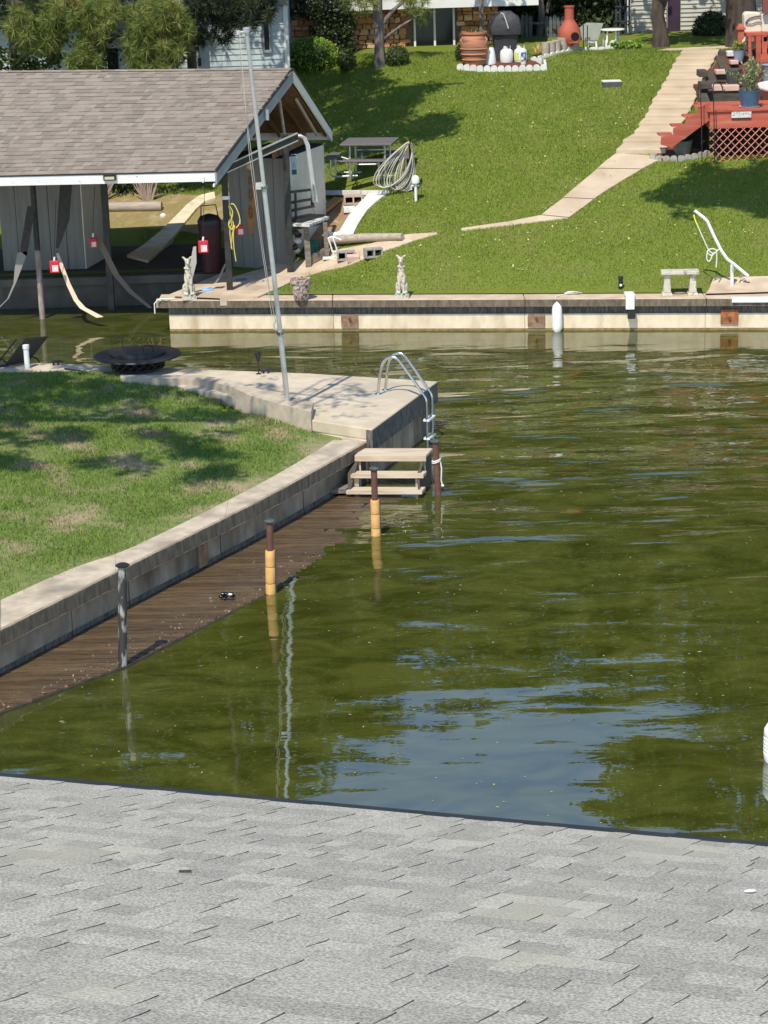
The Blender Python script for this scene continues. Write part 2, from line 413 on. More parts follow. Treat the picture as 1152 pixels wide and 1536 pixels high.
o = fast('shore_grass', Vb, Fb, grass_near); o['kind'] = 'stuff'; tag(o, 'patchy grass blades on the near shore beside the curving retaining wall', 'grass')

# water
wm = bpy.data.materials.new('green lake water'); wm.use_nodes = True; n_ = wm.node_tree.nodes; l_ = wm.node_tree.links
p = n_['Principled BSDF']; p.inputs['Roughness'].default_value = 0.0; p.inputs['IOR'].default_value = 1.5
p.inputs['Specular IOR Level'].default_value = 0.0
tc = n_.new('ShaderNodeTexCoord')
def wn(scale, st, d=3, dist=0.0):
    mp = n_.new('ShaderNodeMapping'); mp.inputs['Scale'].default_value = st; mp.inputs['Rotation'].default_value = (0, 0, .12)
    l_.new(tc.outputs['Object'], mp.inputs[0]); t = n_.new('ShaderNodeTexNoise'); t.inputs['Scale'].default_value = scale
    t.inputs['Detail'].default_value = d; t.inputs['Distortion'].default_value = dist; l_.new(mp.outputs[0], t.inputs[0]); return t.outputs[0]
mxc = n_.new('ShaderNodeMix'); mxc.data_type = 'RGBA'
mxc.inputs[6].default_value = (.040, .046, .005, 1); mxc.inputs[7].default_value = (.086, .092, .016, 1)
mrc = n_.new('ShaderNodeMapRange'); mrc.inputs[1].default_value = .35; mrc.inputs[2].default_value = .65
l_.new(wn(1.1, (1, 1.8, 1), 6, 1.2), mrc.inputs[0]); l_.new(mrc.outputs[0], mxc.inputs[0]); l_.new(mxc.outputs[2], p.inputs['Base Color'])
sx = n_.new('ShaderNodeSeparateXYZ'); l_.new(tc.outputs['Object'], sx.inputs[0])
amp = n_.new('ShaderNodeMapRange'); amp.inputs[1].default_value = 24; amp.inputs[2].default_value = 37
amp.inputs[3].default_value = .12; amp.inputs[4].default_value = 1.0; l_.new(sx.outputs[1], amp.inputs[0])
# calmer strip right under the far wall
amp2 = n_.new('ShaderNodeMapRange'); amp2.inputs[1].default_value = 38.0; amp2.inputs[2].default_value = 42.3; amp2.inputs[3].default_value = 1; amp2.inputs[4].default_value = .12
l_.new(sx.outputs[1], amp2.inputs[0])
def math_(op, a, b):
    m = n_.new('ShaderNodeMath'); m.operation = op
    for i, v in enumerate((a, b)):
        if hasattr(v, 'links'): l_.new(v, m.inputs[i])
        else: m.inputs[i].default_value = v
    return m.outputs[0]
gl = n_.new('ShaderNodeBsdfGlossy'); gl.inputs['Roughness'].default_value = 0.0
frn = n_.new('ShaderNodeFresnel'); frn.inputs['IOR'].default_value = 4.0
msh = n_.new('ShaderNodeMixShader')
hgt = math_('ADD', math_('MULTIPLY', wn(.95, (.5, 1.5, 1), 1.4, .35), 1.3), math_('MULTIPLY', wn(4.5, (.5, 1.4, 1), 2.0, .5), .13))
patch = n_.new('ShaderNodeMapRange'); patch.inputs[1].default_value = .38; patch.inputs[2].default_value = .66; patch.inputs[3].default_value = .45; patch.inputs[4].default_value = 1.3
l_.new(wn(.28, (.7, 1.5, 1), 2), patch.inputs[0])
hgt = math_('MULTIPLY', math_('MULTIPLY', math_('MULTIPLY', hgt, amp.outputs[0]), amp2.outputs[0]), patch.outputs[0])
bp = n_.new('ShaderNodeBump'); bp.inputs['Strength'].default_value = 1; bp.inputs['Distance'].default_value = .085
l_.new(hgt, bp.inputs['Height'])
for nd in (p, gl, frn): l_.new(bp.outputs[0], nd.inputs['Normal'])
l_.new(frn.outputs[0], msh.inputs[0]); l_.new(p.outputs[0], msh.inputs[1]); l_.new(gl.outputs[0], msh.inputs[2]); l_.new(msh.outputs[0], n_['Material Output'].inputs[0])
mb = MB(); mb.add([(-200, -60, 0), (200, -60, 0), (200, 46.6, 0), (-200, 46.6, 0)], [(0, 1, 2, 3)])
struct(mb.build('water', wm))
mb = MB(); mb.add([(-700, -300, -.6), (700, -300, -.6), (700, 900, -.6), (-700, 900, -.6)], [(0, 1, 2, 3)])
struct(mb.build('ground', M('lake bed', (.06, .06, .03), (.09, .08, .04), .2, .9)))

# ------------------------------------------------------------------ far sea wall
WANG = math.atan(-.137)
def wall_pts(x0, x1, back, front_off=0):
    return [(x0, yl(x0) - front_off), (x1, yl(x1) - front_off), (x1, yl(x1) + back), (x0, yl(x0) + back)]
sw = thing('sea_wall', 'long tan concrete sea wall with overhanging cap across the water', 'sea wall', (-4.3, 43.6, 0))
xr = 34.0
slip_dark = M('shaded slip concrete', (.075, .068, .055), (.12, .108, .09), 3, .9, .004, 40, stretch=(1, 1, .5))  # concrete colour lowered for the shade inside the boat house slip
cuts = [-4.42, -.9, 2.9, 6.4, 10.2, 14, 18, 24, xr]
for a, b in zip(cuts[:-1], cuts[1:]):
    mb = MB(); mb.prism(wall_pts(a + .006, b - .006, .52, .13), .50, .66); o = mb.build('cap', conc_tan, sw, bevel=.015)
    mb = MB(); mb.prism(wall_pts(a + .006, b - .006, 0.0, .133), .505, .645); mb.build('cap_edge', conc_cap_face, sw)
    mb = MB(); mb.prism(wall_pts(a + .2 if a < -4 else a + .004, b - .004, .2, .0), -.6, .335); mb.build('panel', conc_cream, sw)
    mb = MB(); mb.prism(wall_pts(a + .2 if a < -4 else a, b, .2, .003), -.1, .045); mb.build('waterline_stain', algae, sw)
    mb = MB(); mb.prism(wall_pts(a + .2 if a < -4 else a, b, .2, -.03), .335, .50); mb.build('band', conc_dark, sw)  # blackish strip, its dark colour also paints the shade under the cap
# return of the wall along the boat slip and its back ledge
rs = [(-4.42, 43.62 - .0), (-3.2, 46.35)]
mb = MB(); mb.prism([(-4.46, 43.52), (-3.9, 43.9), (-2.75, 46.6), (-3.28, 46.42)], .50, .655); mb.build('cap', conc_tan, sw)
mb = MB(); mb.prism([(-4.22, 43.62), (-3.9, 43.9), (-2.75, 46.6), (-3.1, 46.42)], -.6, .50); mb.build('panel', conc_side, sw)
mb = MB(); mb.prism([(-40, 46.35), (-3.1, 46.35), (-2.75, 46.95), (-40, 46.95)], .50, .66); mb.build('ledge', slip_dark, sw)
mb = MB(); mb.prism([(-40, 46.5), (-3.1, 46.5), (-3.1, 46.9), (-40, 46.9)], -.6, .50); mb.build('panel', slip_dark, sw)
for px, py, m in ((525, 487, rust_dark), (805, 481, rust_dark), (1095, 474, rust)):
    c = atz(px, 497, 0); c.y = yl(c.x) - .02
    mb = MB(); Rz = Matrix.Rotation(WANG, 3, 'Z'); mb.box((c.x, c.y, .20 if px < 1000 else .27), (.34, .04, .24 if px < 1000 else .29), Rz)
    pl = mb.build('anchor_plate', m, sw, bevel=.006)
    mb = MB(); mb.tube([(c.x, c.y - .01, .25), (c.x, c.y - .06, .25)], .03, 8); mb.build('bolt', rust_pipe, pl)
c = atz(1100, 450, .66)
mb = MB(); mb.prism([(c.x, yl(c.x) - .175), (c.x + 4, yl(c.x + 4) - .175), (c.x + 4, yl(c.x + 4) - .02), (c.x, yl(c.x) - .02)], .58, .665)
mb.build('edge_board', white_paint, sw)

# ------------------------------------------------------------------ pavement, path and steps on the far lawn
def strip(name, Lp, Rp, mat, lift=.03, n=24, m=5, fn=T, skirt=.15, parent=None):
    def res(P, n):
        P = [Vector(p) for p in P]; d = [0]
        for a, b in zip(P[:-1], P[1:]): d.append(d[-1] + (b - a).length)
        out = []
        for i in range(n + 1):
            t = d[-1] * i / n; k = max(j for j in range(len(d)) if d[j] <= t + 1e-9); k = min(k, len(P) - 2)
            out.append(P[k].lerp(P[k + 1], (t - d[k]) / max(1e-9, d[k + 1] - d[k])))
        return out
    A, B = res(Lp, n), res(Rp, n); NOGRASS.append([(p.x, p.y) for p in A] + [(p.x, p.y) for p in B[::-1]])
    V = []; F = []
    for a, b in zip(A, B):
        for j in range(-1, m + 2):
            q = a.lerp(b, max(0, min(1, j / m))); z = fn(q.x, q.y) + lift
            if j in (-1, m + 1): z -= skirt
            V.append((q.x, q.y, z))
    w_ = m + 3
    F = [(i * w_ + j, i * w_ + j + 1, (i + 1) * w_ + j + 1, (i + 1) * w_ + j) for i in range(n) for j in range(w_ - 1)]
    mb = MB(); mb.add(V, F); mb.smooth = True; return struct(mb.build(name, mat, parent)) if parent is None else mb.build(name, mat, parent)
g = lambda *p: [G(*q) for q in p]
strip('pavement', g((262, 446), (300, 434), (345, 418), (392, 404), (430, 396), (470, 386), (510, 375), (560, 366), (655, 350)),
      g((330, 449), (385, 447), (425, 430), (448, 418), (480, 408), (520, 400), (560, 384), (600, 370), (656, 352)), conc_tan, .02, 40)
pL = [(691, 344), (760, 334), (812, 324), (828, 311), (845, 298), (862, 283), (880, 268), (896, 254), (912, 240), (924, 231)]
pR = [(692, 347), (770, 338), (853, 328), (872, 314), (890, 300), (914, 284), (940, 268), (962, 255), (985, 243), (998, 236)]
first = None
for i_ in range(9):
    A_, B_, C_, D_ = G(*pL[i_]), G(*pL[i_ + 1]), G(*pR[i_]), G(*pR[i_ + 1])
    o_ = strip('path' if first is None else 'slab', [A_.lerp(B_, .008), A_.lerp(B_, .992)], [C_.lerp(D_, .008), C_.lerp(D_, .992)], step_conc, .02 + rnd.uniform(0, .018), 8, parent=first)
    if first is None: first = o_
strip('path', g((1000, 74), (1040, 72), (1100, 69)), g((985, 77), (1040, 76), (1100, 73)), step_conc, .02, 8)
lx = [(924, 232), (938, 214), (955, 200), (963, 185), (972, 170), (982, 152), (993, 135), (1001, 118), (1009, 103), (1018, 90), (1027, 78)]
rx = [(998, 236), (1005, 220), (1013, 203), (1025, 188), (1033, 172), (1040, 158), (1048, 142), (1054, 125), (1063, 108), (1074, 92), (1079, 78)]
def at_poly(P, y):
    for a, b in zip(P[:-1], P[1:]):
        if b[1] <= y <= a[1]: return a[0] + (b[0] - a[0]) * (y - a[1]) / (b[1] - a[1])
    return P[-1][0]
steps = thing('garden_steps', 'flight of cream concrete steps climbing the lawn beside the red deck', 'steps', G(960, 236))
ysteps = [231.9, 218, 204, 192, 180, 168.5, 157, 146, 135, 124.5, 114, 104, 94.5, 85.5, 77]
for a, b in zip(ysteps[:-1], ysteps[1:]):
    jl, jr = rnd.uniform(-1.5, 1.5), rnd.uniform(-1.5, 1.5)
    p0, p1 = G(at_poly(lx, a) + jl, a), G(at_poly(rx, a) + jr, a); q0, q1 = G(at_poly(lx, b) + jl, b), G(at_poly(rx, b) + jr, b)
    zt = (T(q0.x, q0.y) + T(q1.x, q1.y)) / 2 + .03
    mb = MB(); mb.prism([(p0.x, p0.y), (p1.x, p1.y), (q1.x, q1.y + .03), (q0.x, q0.y + .03)], [T(p0.x, p0.y) - .25] * 4, [T(p0.x, p0.y) + .125, T(p1.x, p1.y) + .125, zt + .02, zt + .02])
    mb.build('step', step_conc, steps, bevel=.018)
    NOGRASS.append([(p0.x, p0.y), (p1.x, p1.y), (q1.x, q1.y), (q0.x, q0.y)])

mb = MB(); mb.prism([(-4.36, 43.75), (-2.9, 43.55), (-2.9, 46.8), (-3.2, 46.6)], .45, .672); struct(mb.build('pavement', conc_tan))
mb = MB(); mb.prism([(-40, 46.96), (-2.4, 46.96), (-1.4, 50.1), (-40, 50.3)], .5, .70); struct(mb.build('shade_floor', M('shade dark floor', (.06, .05, .04), (.035, .03, .025), 6, .95)))  # dark floor added to hold the shade under the boat house roof
strip('dirt_patch', g((118, 345), (230, 343), (345, 343)), g((118, 292), (230, 290), (345, 288)), M('leaf strewn dirt', (.30, .20, .09), (.20, .19, .06), 14, .95, .02, 30, c3=(.36, .27, .14), scale3=3), .02, 10)
# worked dirt patch beside the boat house
strip('dirt_patch', g((478, 300), (470, 330), (465, 372), (500, 378)), g((565, 292), (540, 318), (520, 345), (515, 368)), dirt, .015, 12)

# ------------------------------------------------------------------ near shore: cap wall, pad, curb
def off(P, k):     # shift a plan polyline to the right of its direction
    out = []
    for i, p in enumerate(P):
        a = P[max(0, i - 1)]; b = P[min(len(P) - 1, i + 1)]; d = Vector((b[0] - a[0], b[1] - a[1], 0)).normalized()
        out.append((p[0] + d.y * k, p[1] - d.x * k))
    return out
def resamp(P, n):
    P = [Vector((p[0], p[1], 0)) for p in P]
    # Catmull-Rom
    out = []
    for i in range(len(P) - 1):
        a, b, c, d = P[max(0, i - 1)], P[i], P[i + 1], P[min(len(P) - 1, i + 2)]
        for k in range(n):
            t = k / n; out.append(.5 * ((2 * b) + (c - a) * t + (2 * a - 5 * b + 4 * c - d) * t * t + (3 * b - 3 * c + d - a) * t ** 3))
    out.append(P[-1]); return [(p.x, p.y) for p in out]
rw = thing('retaining_wall', 'curving concrete retaining wall with broad weathered cap along the near shore', 'retaining wall', (-3.2, 26.2, 0))
cf, cb = resamp(CAPF, 6), resamp(CAPB, 6)
cuts = [0, 6, 11, 16, 20, 24]
for a, b in zip(cuts[:-1], cuts[1:]):
    A = cf[a:b + 1]; B = cb[a:b + 1]; k = len(A)
    A = [Vector((*p, 0)) for p in A]; B = [Vector((*p, 0)) for p in B]
    A[0] = A[0].lerp(A[1], .012); B[0] = B[0].lerp(B[1], .012)
    mb = MB()
    for i in range(k - 1):
        mb.prism([A[i][:2], A[i + 1][:2], B[i + 1][:2], B[i][:2]], .40, .60)
    o = mb.build('cap', conc_cap, rw)
    mod = o.modifiers.new('weld', 'WELD'); mod.merge_threshold = .0005
    # rough broken front edge, proud of the cap
    mb = MB(); O2 = off([(p.x, p.y) for p in A], .006)
    fine = resamp(O2, 8); ins = off(fine, -.03); jit = [rnd.uniform(-.006, .006) for _ in fine]
    for i in range(len(fine) - 1):
        mb.add([(*fine[i], .41 + jit[i]), (*fine[i + 1], .41 + jit[i + 1]), (*fine[i + 1], .585 + jit[i + 1]), (*fine[i], .585 + jit[i]), (*ins[i], .604), (*ins[i + 1], .604), (*ins[i], .398), (*ins[i + 1], .398)],
               [(0, 1, 2, 3), (3, 2, 5, 4), (6, 7, 1, 0)])
    mb.build('cap_edge', conc_cap_face, rw)  # edge colour taken darker to carry the shade on this front face
wf = off(cf, -.10)
for i0 in range(0, len(wf) - 1, 4):
    seg = wf[i0:i0 + 5]; seg[0] = tuple(Vector(seg[0]).lerp(Vector(seg[1]), .05)); bk = off(seg, -.12); f2 = off(seg, .004); f3 = off(seg, -.01)
    mb = MB(); mb.prism(seg + bk[::-1], -.5, .40); mb.build('panel', conc_side, rw)
    mb = MB(); mb.prism(f2 + f3[::-1], -.4, .09); mb.build('waterline_stain', conc_dark, rw)
bkp = off(wf, -.13); mb = MB()
for i in range(len(wf) - 1): mb.prism([bkp[i], bkp[i + 1], (bkp[i + 1][0] - .1, bkp[i + 1][1] + .05), (bkp[i][0] - .1, bkp[i][1] + .05)], -.5, .40)
mb.build('backing', conc_dark, rw)
# rusty tie plate seen low on the wall
c = atz(302, 832, .2); mb = MB(); mb.box((c.x + .02, c.y - .03, .22), (.03, .22, .34), Matrix.Rotation(-.5, 3, 'Z')); mb.build('anchor_plate', rust_dark, rw)

# concrete pad with the ladder
pad = thing('dock_pad', 'pale concrete dock pad jutting into the water with dark side', 'dock', (0, 33, 0))
cA, cB, cC = atz(466, 630, .8), atz(558, 644, .8), atz(656, 572, .8)
far_pts = [atz(656, 572, .8), atz(558, 566, .8), atz(463, 560, .8), atz(300, 554, .8), atz(65, 544, .8), atz(-150, 543, .8)]
near_pts = [atz(-150, 556, .8), atz(0, 556, .8), atz(230, 572, .8), atz(300, 585, .8), atz(380, 600, .8), cA, cB]
poly = [p[:2] for p in near_pts] + [p[:2] for p in far_pts]
mb = MB(); mb.prism(poly, .62, .8); mb.build('deck_slab', pad_conc, pad, bevel=.015)
# side faces: darker band under the edge, then wall panels
edge = (cC - cB); en = Vector((edge.y, -edge.x, 0)).normalized(); ed = edge.normalized()
mb = MB(); mb.slab([cB + en * .004 + Vector((0, 0, -.02)), cC + en * .004 + Vector((0, 0, -.02)), cC + en * .004 + Vector((0, 0, -.34)), cB + en * .004 + Vector((0, 0, -.34))], -en * .1)
mb.build('side_band', conc_dark, pad)
L_ = edge.length; k = 3
for i in range(k):
    a = cB + ed * (L_ * i / k + .01) - en * .05; b = cB + ed * (L_ * (i + 1) / k - .01) - en * .05
    mb = MB(); mb.slab([Vector((a.x, a.y, .46)), Vector((b.x, b.y, .46)), Vector((b.x, b.y, -.5)), Vector((a.x, a.y, -.5))], -en * .15); mb.build('side_panel', conc_side, pad)
a, b = cB - en * .03, cC - en * .03
mb = MB(); mb.slab([Vector((a.x, a.y, .5)), Vector((b.x, b.y, .5)), Vector((b.x, b.y, -.5)), Vector((a.x, a.y, -.5))][::-1], -en * .4 ); 
mb = MB(); mb.prism([(cA.x, cA.y + .02), (cB.x - .03, cB.y + .02), (cB.x - .03, cB.y + .22), (cA.x, cA.y + .22)], -.4, .62); mb.build('front_panel', conc_cream, pad)
fb = [atz(656, 572, .8), atz(463, 560, .8), atz(65, 544, .8)]
mb = MB(); mb.prism([(p.x - .1, p.y - .25) for p in fb] + [(p.x - .1, p.y - .1) for p in fb[::-1]], -.5, .62); mb.build('back_panel', conc_side, pad)
# curb between pad and lawn
ct = [atz(180, 556, 1.0), atz(300, 561, 1.0), atz(345, 574, 1.0), atz(380, 590, 1.0), atz(466, 612, 1.0)]
cbk = [atz(180, 552, 1.0), atz(305, 555, 1.0), atz(352, 566, 1.0), atz(390, 578, 1.0), atz(470, 598, 1.0)]
curb = thing('curb', 'low sunlit concrete curb between the near lawn and the dock pad', 'curb', (ct[4].x, ct[4].y, .6))
for i in range(4):
    a, b, c, d = ct[i], ct[i + 1], cbk[i + 1], cbk[i]
    z0 = [.8, .78, .7, .62, .58]
    mb = MB(); mb.prism([a[:2], b[:2], c[:2], d[:2]], [z0[i] - .1, z0[i + 1] - .1] * 2, [.88 + .03 * min(i, 2), .88 + .03 * min(i + 1, 2), .88 + .03 * min(i + 1, 2), .88 + .03 * min(i, 2)])
    mb.build('curb_stone', conc_cap, curb)

# plank apron at the foot of the wall
apron = thing('plank_apron', 'wet brown plank apron floating at the foot of the retaining wall', 'dock', (-2.6, 25.5, 0))
wbase = [(p[0] + .0, p[1]) for p in wf]
OUT = [(-8.6, 14.6), (-4.33, 22.75), (-3.1, 24.1), (-1.54, 26.67), (.34, 30.79)]
PR, pk = [], 0
mb = MB()
for a_, b_ in zip(OUT[:-1], OUT[1:]):
    n_s = 6
    for q_ in range(n_s):
        ya, yb_ = a_[1] + (b_[1] - a_[1]) * q_ / n_s, a_[1] + (b_[1] - a_[1]) * (q_ + 1) / n_s
        mb.add([(interp(wbase, ya) - .1, ya, .003), (interp(OUT, ya) - .5, ya, .003), (interp(OUT, yb_) - .5, yb_, .003), (interp(wbase, yb_) - .1, yb_, .003)], [(0, 1, 2, 3)])
mb.build('gap_dark_sheet', dark_opening, apron)  # added dark sheet, gives the plank gaps their shade
y = 15.2; i = 0
while y < 31.2:
    xa = interp(wbase, y + .07) - .12; xb = interp(OUT, y + .07)
    if xb - xa > .25:
        z = .03 - .024 * sm((y - 25) / 5.5)
        k_ = sm((y - 25.5) / 4.5); mb = MB(); mb.box(((xa + xb) / 2 + rnd.uniform(-.012, .012), y + .065, .022 - .014 * k_ - .02 + rnd.uniform(-.004, .004)), (xb - xa, .119, .04), Matrix.Rotation(rnd.uniform(-.004, .004), 3, 'Z') @ Matrix.Rotation(.008 + .012 * k_, 3, 'Y'))
        mb.build('plank', wet_plank, apron)
    y += .137
mb = MB(); op = [Vector((p[0] + .03, p[1], -.006 - .03 * sm((p[1] - 24) / 5))) for p in OUT]
for a, b in zip(op[:-1], op[1:]): mb.beam(a, b, .05, .05)
mb.build('edge_beam', M('wet dark timber', (.03, .022, .014), (.055, .04, .025), 9, .5), apron)
V_, F_ = [], []
k = 420; yy = rng.uniform(20, 28.5, k); xa = np.interp(yy, [p[1] for p in OUT], [p[0] for p in OUT]); xx = xa - np.abs(rng.normal(0, .33, k)) + .03
C = np.stack([xx, yy, np.full(k, .026) - .012 * np.clip((yy - 25) / 5, 0, 1)], 1)
Vl, Fl = leaves(C, .028, .5, .4, 4)
o = fast('leaf_litter', Vl, Fl, M('dry leaf litter', (.13, .085, .045), (.30, .22, .13), 9, .9, rand=.35)); o['kind'] = 'stuff'; tag(o, 'dry leaf scraps washed along the outer edge of the plank apron', 'leaf litter')
k = 900; C = np.stack([rng.uniform(-4, 6, k), rng.uniform(17, 40, k), np.full(k, .004)], 1)
C = C[C[:, 0] > np.interp(C[:, 1], [p[1] for p in OUT], [p[0] for p in OUT]) + .1]
Vl, Fl = leaves(C, .035, .5, .4, 0); Vl[:, 2] = .004 + .02 * (Vl[:, 2] - .004)
o = fast('floating_specks', Vl, Fl, M('floating specks', (.40, .38, .24), (.25, .27, .12), 9, .7)); o['kind'] = 'stuff'; tag(o, 'tiny pale specks of leaf floating on the green water', 'debris')

# ------------------------------------------------------------------ boat house
shingle_tan = M('tan asphalt shingle', (.205, .170, .138), (.24, .20, .165), 40, .95, .002, 120, rand=.19)
Er = atz(322, 257, 3.2); E0 = atz(0, 264, 3.2); Ed = (E0 - Er).normalized(); El = Er + Ed * 9.5
Rr = atD(437, 104, Er.y + 2.85); R0 = atD(0, 108, Er.y + 2.95); Rl = Rr + (R0 - Rr) * (9.5 / (R0 - Rr).length)
Br = atD(496, 196, Er.y + 6.1); Bl = Br + (Rl - Rr)
bh = thing('boat_house', 'open boat house with tan shingle gable roof and white fascia over the slip', 'boat house', (Er.x, Er.y, .66))
def RP(s, t): return (Er.lerp(El, s)).lerp(Rr.lerp(Rl, s), t)
nrm = (Rr - Er).cross(Ed).normalized()
if nrm.z < 0: nrm = -nrm
nb = (Br - Rr).cross(Ed).normalized()
if nb.z < 0: nb = -nb
mb = MB(); mb.slab([Er - nrm * .07, Rr - nrm * .07, Rl - nrm * .07, El - nrm * .07], -nrm * .05); mb.build('roof_deck', ply_brown, bh)
mb = MB(); mb.slab([Rr, Br, Bl, Rl], -nb * .05); mb.build('roof_deck', ply_brown, bh)
mb = MB(); mb.slab([Rr + nb * .004, Br + nb * .004, Bl + nb * .004, Rl + nb * .004], nb * .02); mb.build('back_shingles', shingle_tan, bh)
ROWS = 27; LEN = (El - Er).length; tabs = []
for r in range(ROWS):
    s = -.02; r0 = rnd.uniform(0, .2)
    s = -r0 / LEN
    while s < .62:
        wd = rnd.choice([.09, .13, .16, .2, .24]) / LEN
        tabs.append((r, max(-.003, s), min(s + wd, .62), rnd.random() < .45)); s += wd
    tabs.append((r, .62, 1.0, False))
def tabmesh(mb, r, s0, s1, raised):
    t0 = r / ROWS; t1 = min(1.0, (r + 1.25) / ROWS); th = .020 if raised else .012
    if t0 >= t1: return
    a, b, c, d = RP(s0, t0), RP(s1, t0), RP(s1, t1), RP(s0, t1)
    n1 = nrm * th; n0 = nrm * .001; up = nrm * .004
    mb.add([a + n0, b + n0, c + n0, d + n0, a + n1, b + n1, c + up, d + up], [(4, 5, 6, 7), (0, 4, 7, 3), (1, 2, 6, 5), (0, 1, 5, 4)])
tabs.sort(key=lambda q: (q[0], q[1]))
rest = MB(); k = 0
for q in tabs:
    if k < 290 and q[2] - q[1] < .1 and q[1] < .47:
        mb = MB(); tabmesh(mb, *q); mb.build('shingle', shingle_tan, bh); k += 1
    else: tabmesh(rest, *q)
rest.build('shingles', shingle_tan, bh, kind='stuff')
mb = MB()
for i in range(34):
    s = i / 34; a = RP(s, .985) + nrm * .022; b = RP(s + 1 / 34 + .004, .985) + nrm * .03
    c = Rr.lerp(Rl, s + 1 / 34 + .004) + Vector((0, .0, .03)); d = Rr.lerp(Rl, s) + Vector((0, 0, .026)); e = d + (Br - Rr).normalized() * .12; f = c + (Br - Rr).normalized() * .12
    mb.add([a, b, c, d, e, f], [(0, 1, 2, 3), (3, 2, 5, 4)])
mb.build('ridge_cap', shingle_tan, bh)
dz = Vector((0, 0, 1))
mb = MB(); mb.slab([Er - dz * .02, El - dz * .02, El - dz * .20, Er - dz * .20], Vector((0, .03, 0))); fas = mb.build('fascia', M('stained white fascia', (.80, .79, .76), (.72, .70, .66), 3, .6, c3=(.40, .36, .30), scale3=14, lo3=.66, hi3=.75), bh)
mb = MB(); mb.slab([Er - dz * .0 - Vector((0, .012, 0)), El - Vector((0, .012, 0)), El - dz * .02 - Vector((0, .012, 0)), Er - dz * .02 - Vector((0, .012, 0))], Vector((0, .04, 0))); mb.build('drip_edge', black_metal, bh)
ox = Vector((.03, 0, 0))
def rake(name, A, B, h0, h1, th, mat, x=.0):
    mb = MB(); mb.slab([A + Vector((x, 0, -h0)), B + Vector((x, 0, -h0)), B + Vector((x, 0, -h1)), A + Vector((x, 0, -h1))], Vector((th, 0, 0))); return mb.build(name, mat, bh)
rake('rake_board', Er, Rr, .02, .26, .035, grey_paint)
rake('rake_trim', Er.lerp(Rr, .0), Er.lerp(Rr, .62), .262, .31, .03, white_paint, -.05)
rake('rake_board', Rr, Br, .02, .24, .035, white_paint)
rake('drip_edge', Er, Rr, -.02, .02, .05, black_metal, -.005); rake('drip_edge', Rr, Br, -.03, .02, .05, black_metal, -.005)
mb = MB(); mb.slab([Br - dz * .02, Bl - dz * .02, Bl - dz * .2, Br - dz * .2], Vector((0, -.03, 0))); mb.build('fascia', white_paint, bh)
# rafters, purlins, gable stick, tie beam
for s in [.012] + [.06 * i for i in range(1, 16)]:
    a, b, c = Er.lerp(El, s) - nrm * .1, Rr.lerp(Rl, s) - dz * .12, Br.lerp(Bl, s) - nb * .1
    mb = MB(); mb.beam(a + Vector((0, .06, 0)), b, .04, .09); mb.beam(b, c - Vector((0, .06, 0)), .04, .09); mb.build('rafter', wood_brown, bh)
tb0 = Er.lerp(Rr, .38) - dz * .15; tb1 = Rr.lerp(Br, .6) - dz * .18
mb = MB(); mb.beam(Er.lerp(El, .03) + Vector((0, .5, -.12)), Er.lerp(El, .98) + Vector((0, .5, -.12)), .09, .18); mb.build('header_beam', black_paint, bh)
pA = G(345, 436); pB = G(436, 409)
mb = MB(); mb.beam((pB.x - .25, pB.y - .3, 3.25), (pB.x + .35, pB.y + 2.2, 3.25), .05, .2); mb.build('tie_beam', wood_brown, bh)
mb = MB(); mb.beam(Rr - dz * .45 + Vector((-.3, .2, 0)), (pB.x, pB.y + .4, 3.3), .04, .05); mb.build('prop_stick', wood_log, bh)
mb = MB(); mb.beam(Rr.lerp(Br, .2) - dz * .35 - ox * 3, Rr.lerp(Br, .72) - dz * .45 - ox * 3, .04, .06); mb.build('loose_batten', wood_log, bh)
mb = MB(); c = Rr.lerp(Er, .36) - dz * .2; mb.box((c.x + .05, c.y, c.z), (.06, .26, .2)); mb.build('lamp_housing', grey_paint, bh)
def post(P, z1, r, mat, name='post'):
    mb = MB(); mb.box((P.x, P.y, (P.z + z1) / 2), (r * 2, r * 2, z1 - P.z)); return mb.build(name, mat, bh, bevel=.008)
post(pA, 3.15, .062, black_paint); post(pB, 3.6, .07, black_paint)
mb = MB(); mb.tube([(pA.x, pA.y, 2.55), (pA.x, pA.y, 2.62)], .092, 10); mb.build('tape_band', white_paint, bh)
q = atz(64, 478, 0); mb = MB(); mb.tube([(q.x, q.y, -.4), (q.x, q.y, 1.45)], .062, 14); mb.build('post', M('limed pipe', (.20, .15, .13), (.36, .30, .27), 12, .7, .003, 50, stretch=(1, 1, .3)), bh)
mb = MB(); mb.tube([(q.x, q.y, 1.45), (q.x, q.y, 3.0)], .058, 12); mb.build('post', black_paint, bh)
q = atz(168, 466, 0); post(Vector((q.x, q.y, -.3)), 3.0, .068, black_paint)
for px in (10, 128): q = atz(px, 412, .66); post(Vector((q.x, q.y + 2.7, .66)), 3.3, .06, black_paint)
# floodlight under the fascia and the small camera near its right end
c = RP(0, 0).lerp(E0, (322 - 165) / 322.0) + Vector((0, -.04, -.06)); mb = MB(); mb.box((c.x, c.y, c.z), (.25, .08, .14)); fl = mb.build('floodlight', black_metal, bh, bevel=.008)
mb = MB(); mb.box((c.x, c.y - .045, c.z - .02), (.19, .012, .055)); mb.build('lens', M('yellowed lens', (.55, .50, .30), None, rough=.3), fl)
c = Er.lerp(E0, .055) + Vector((0, -.05, -.16)); mb = MB(); mb.tube([(c.x, c.y + .04, c.z), (c.x, c.y - .05, c.z - .02)], .028, 10); mb.tube([(c.x, c.y, c.z), (c.x, c.y + .03, c.z + .07)], .02, 8); mb.build('security_camera', white_plastic, bh)
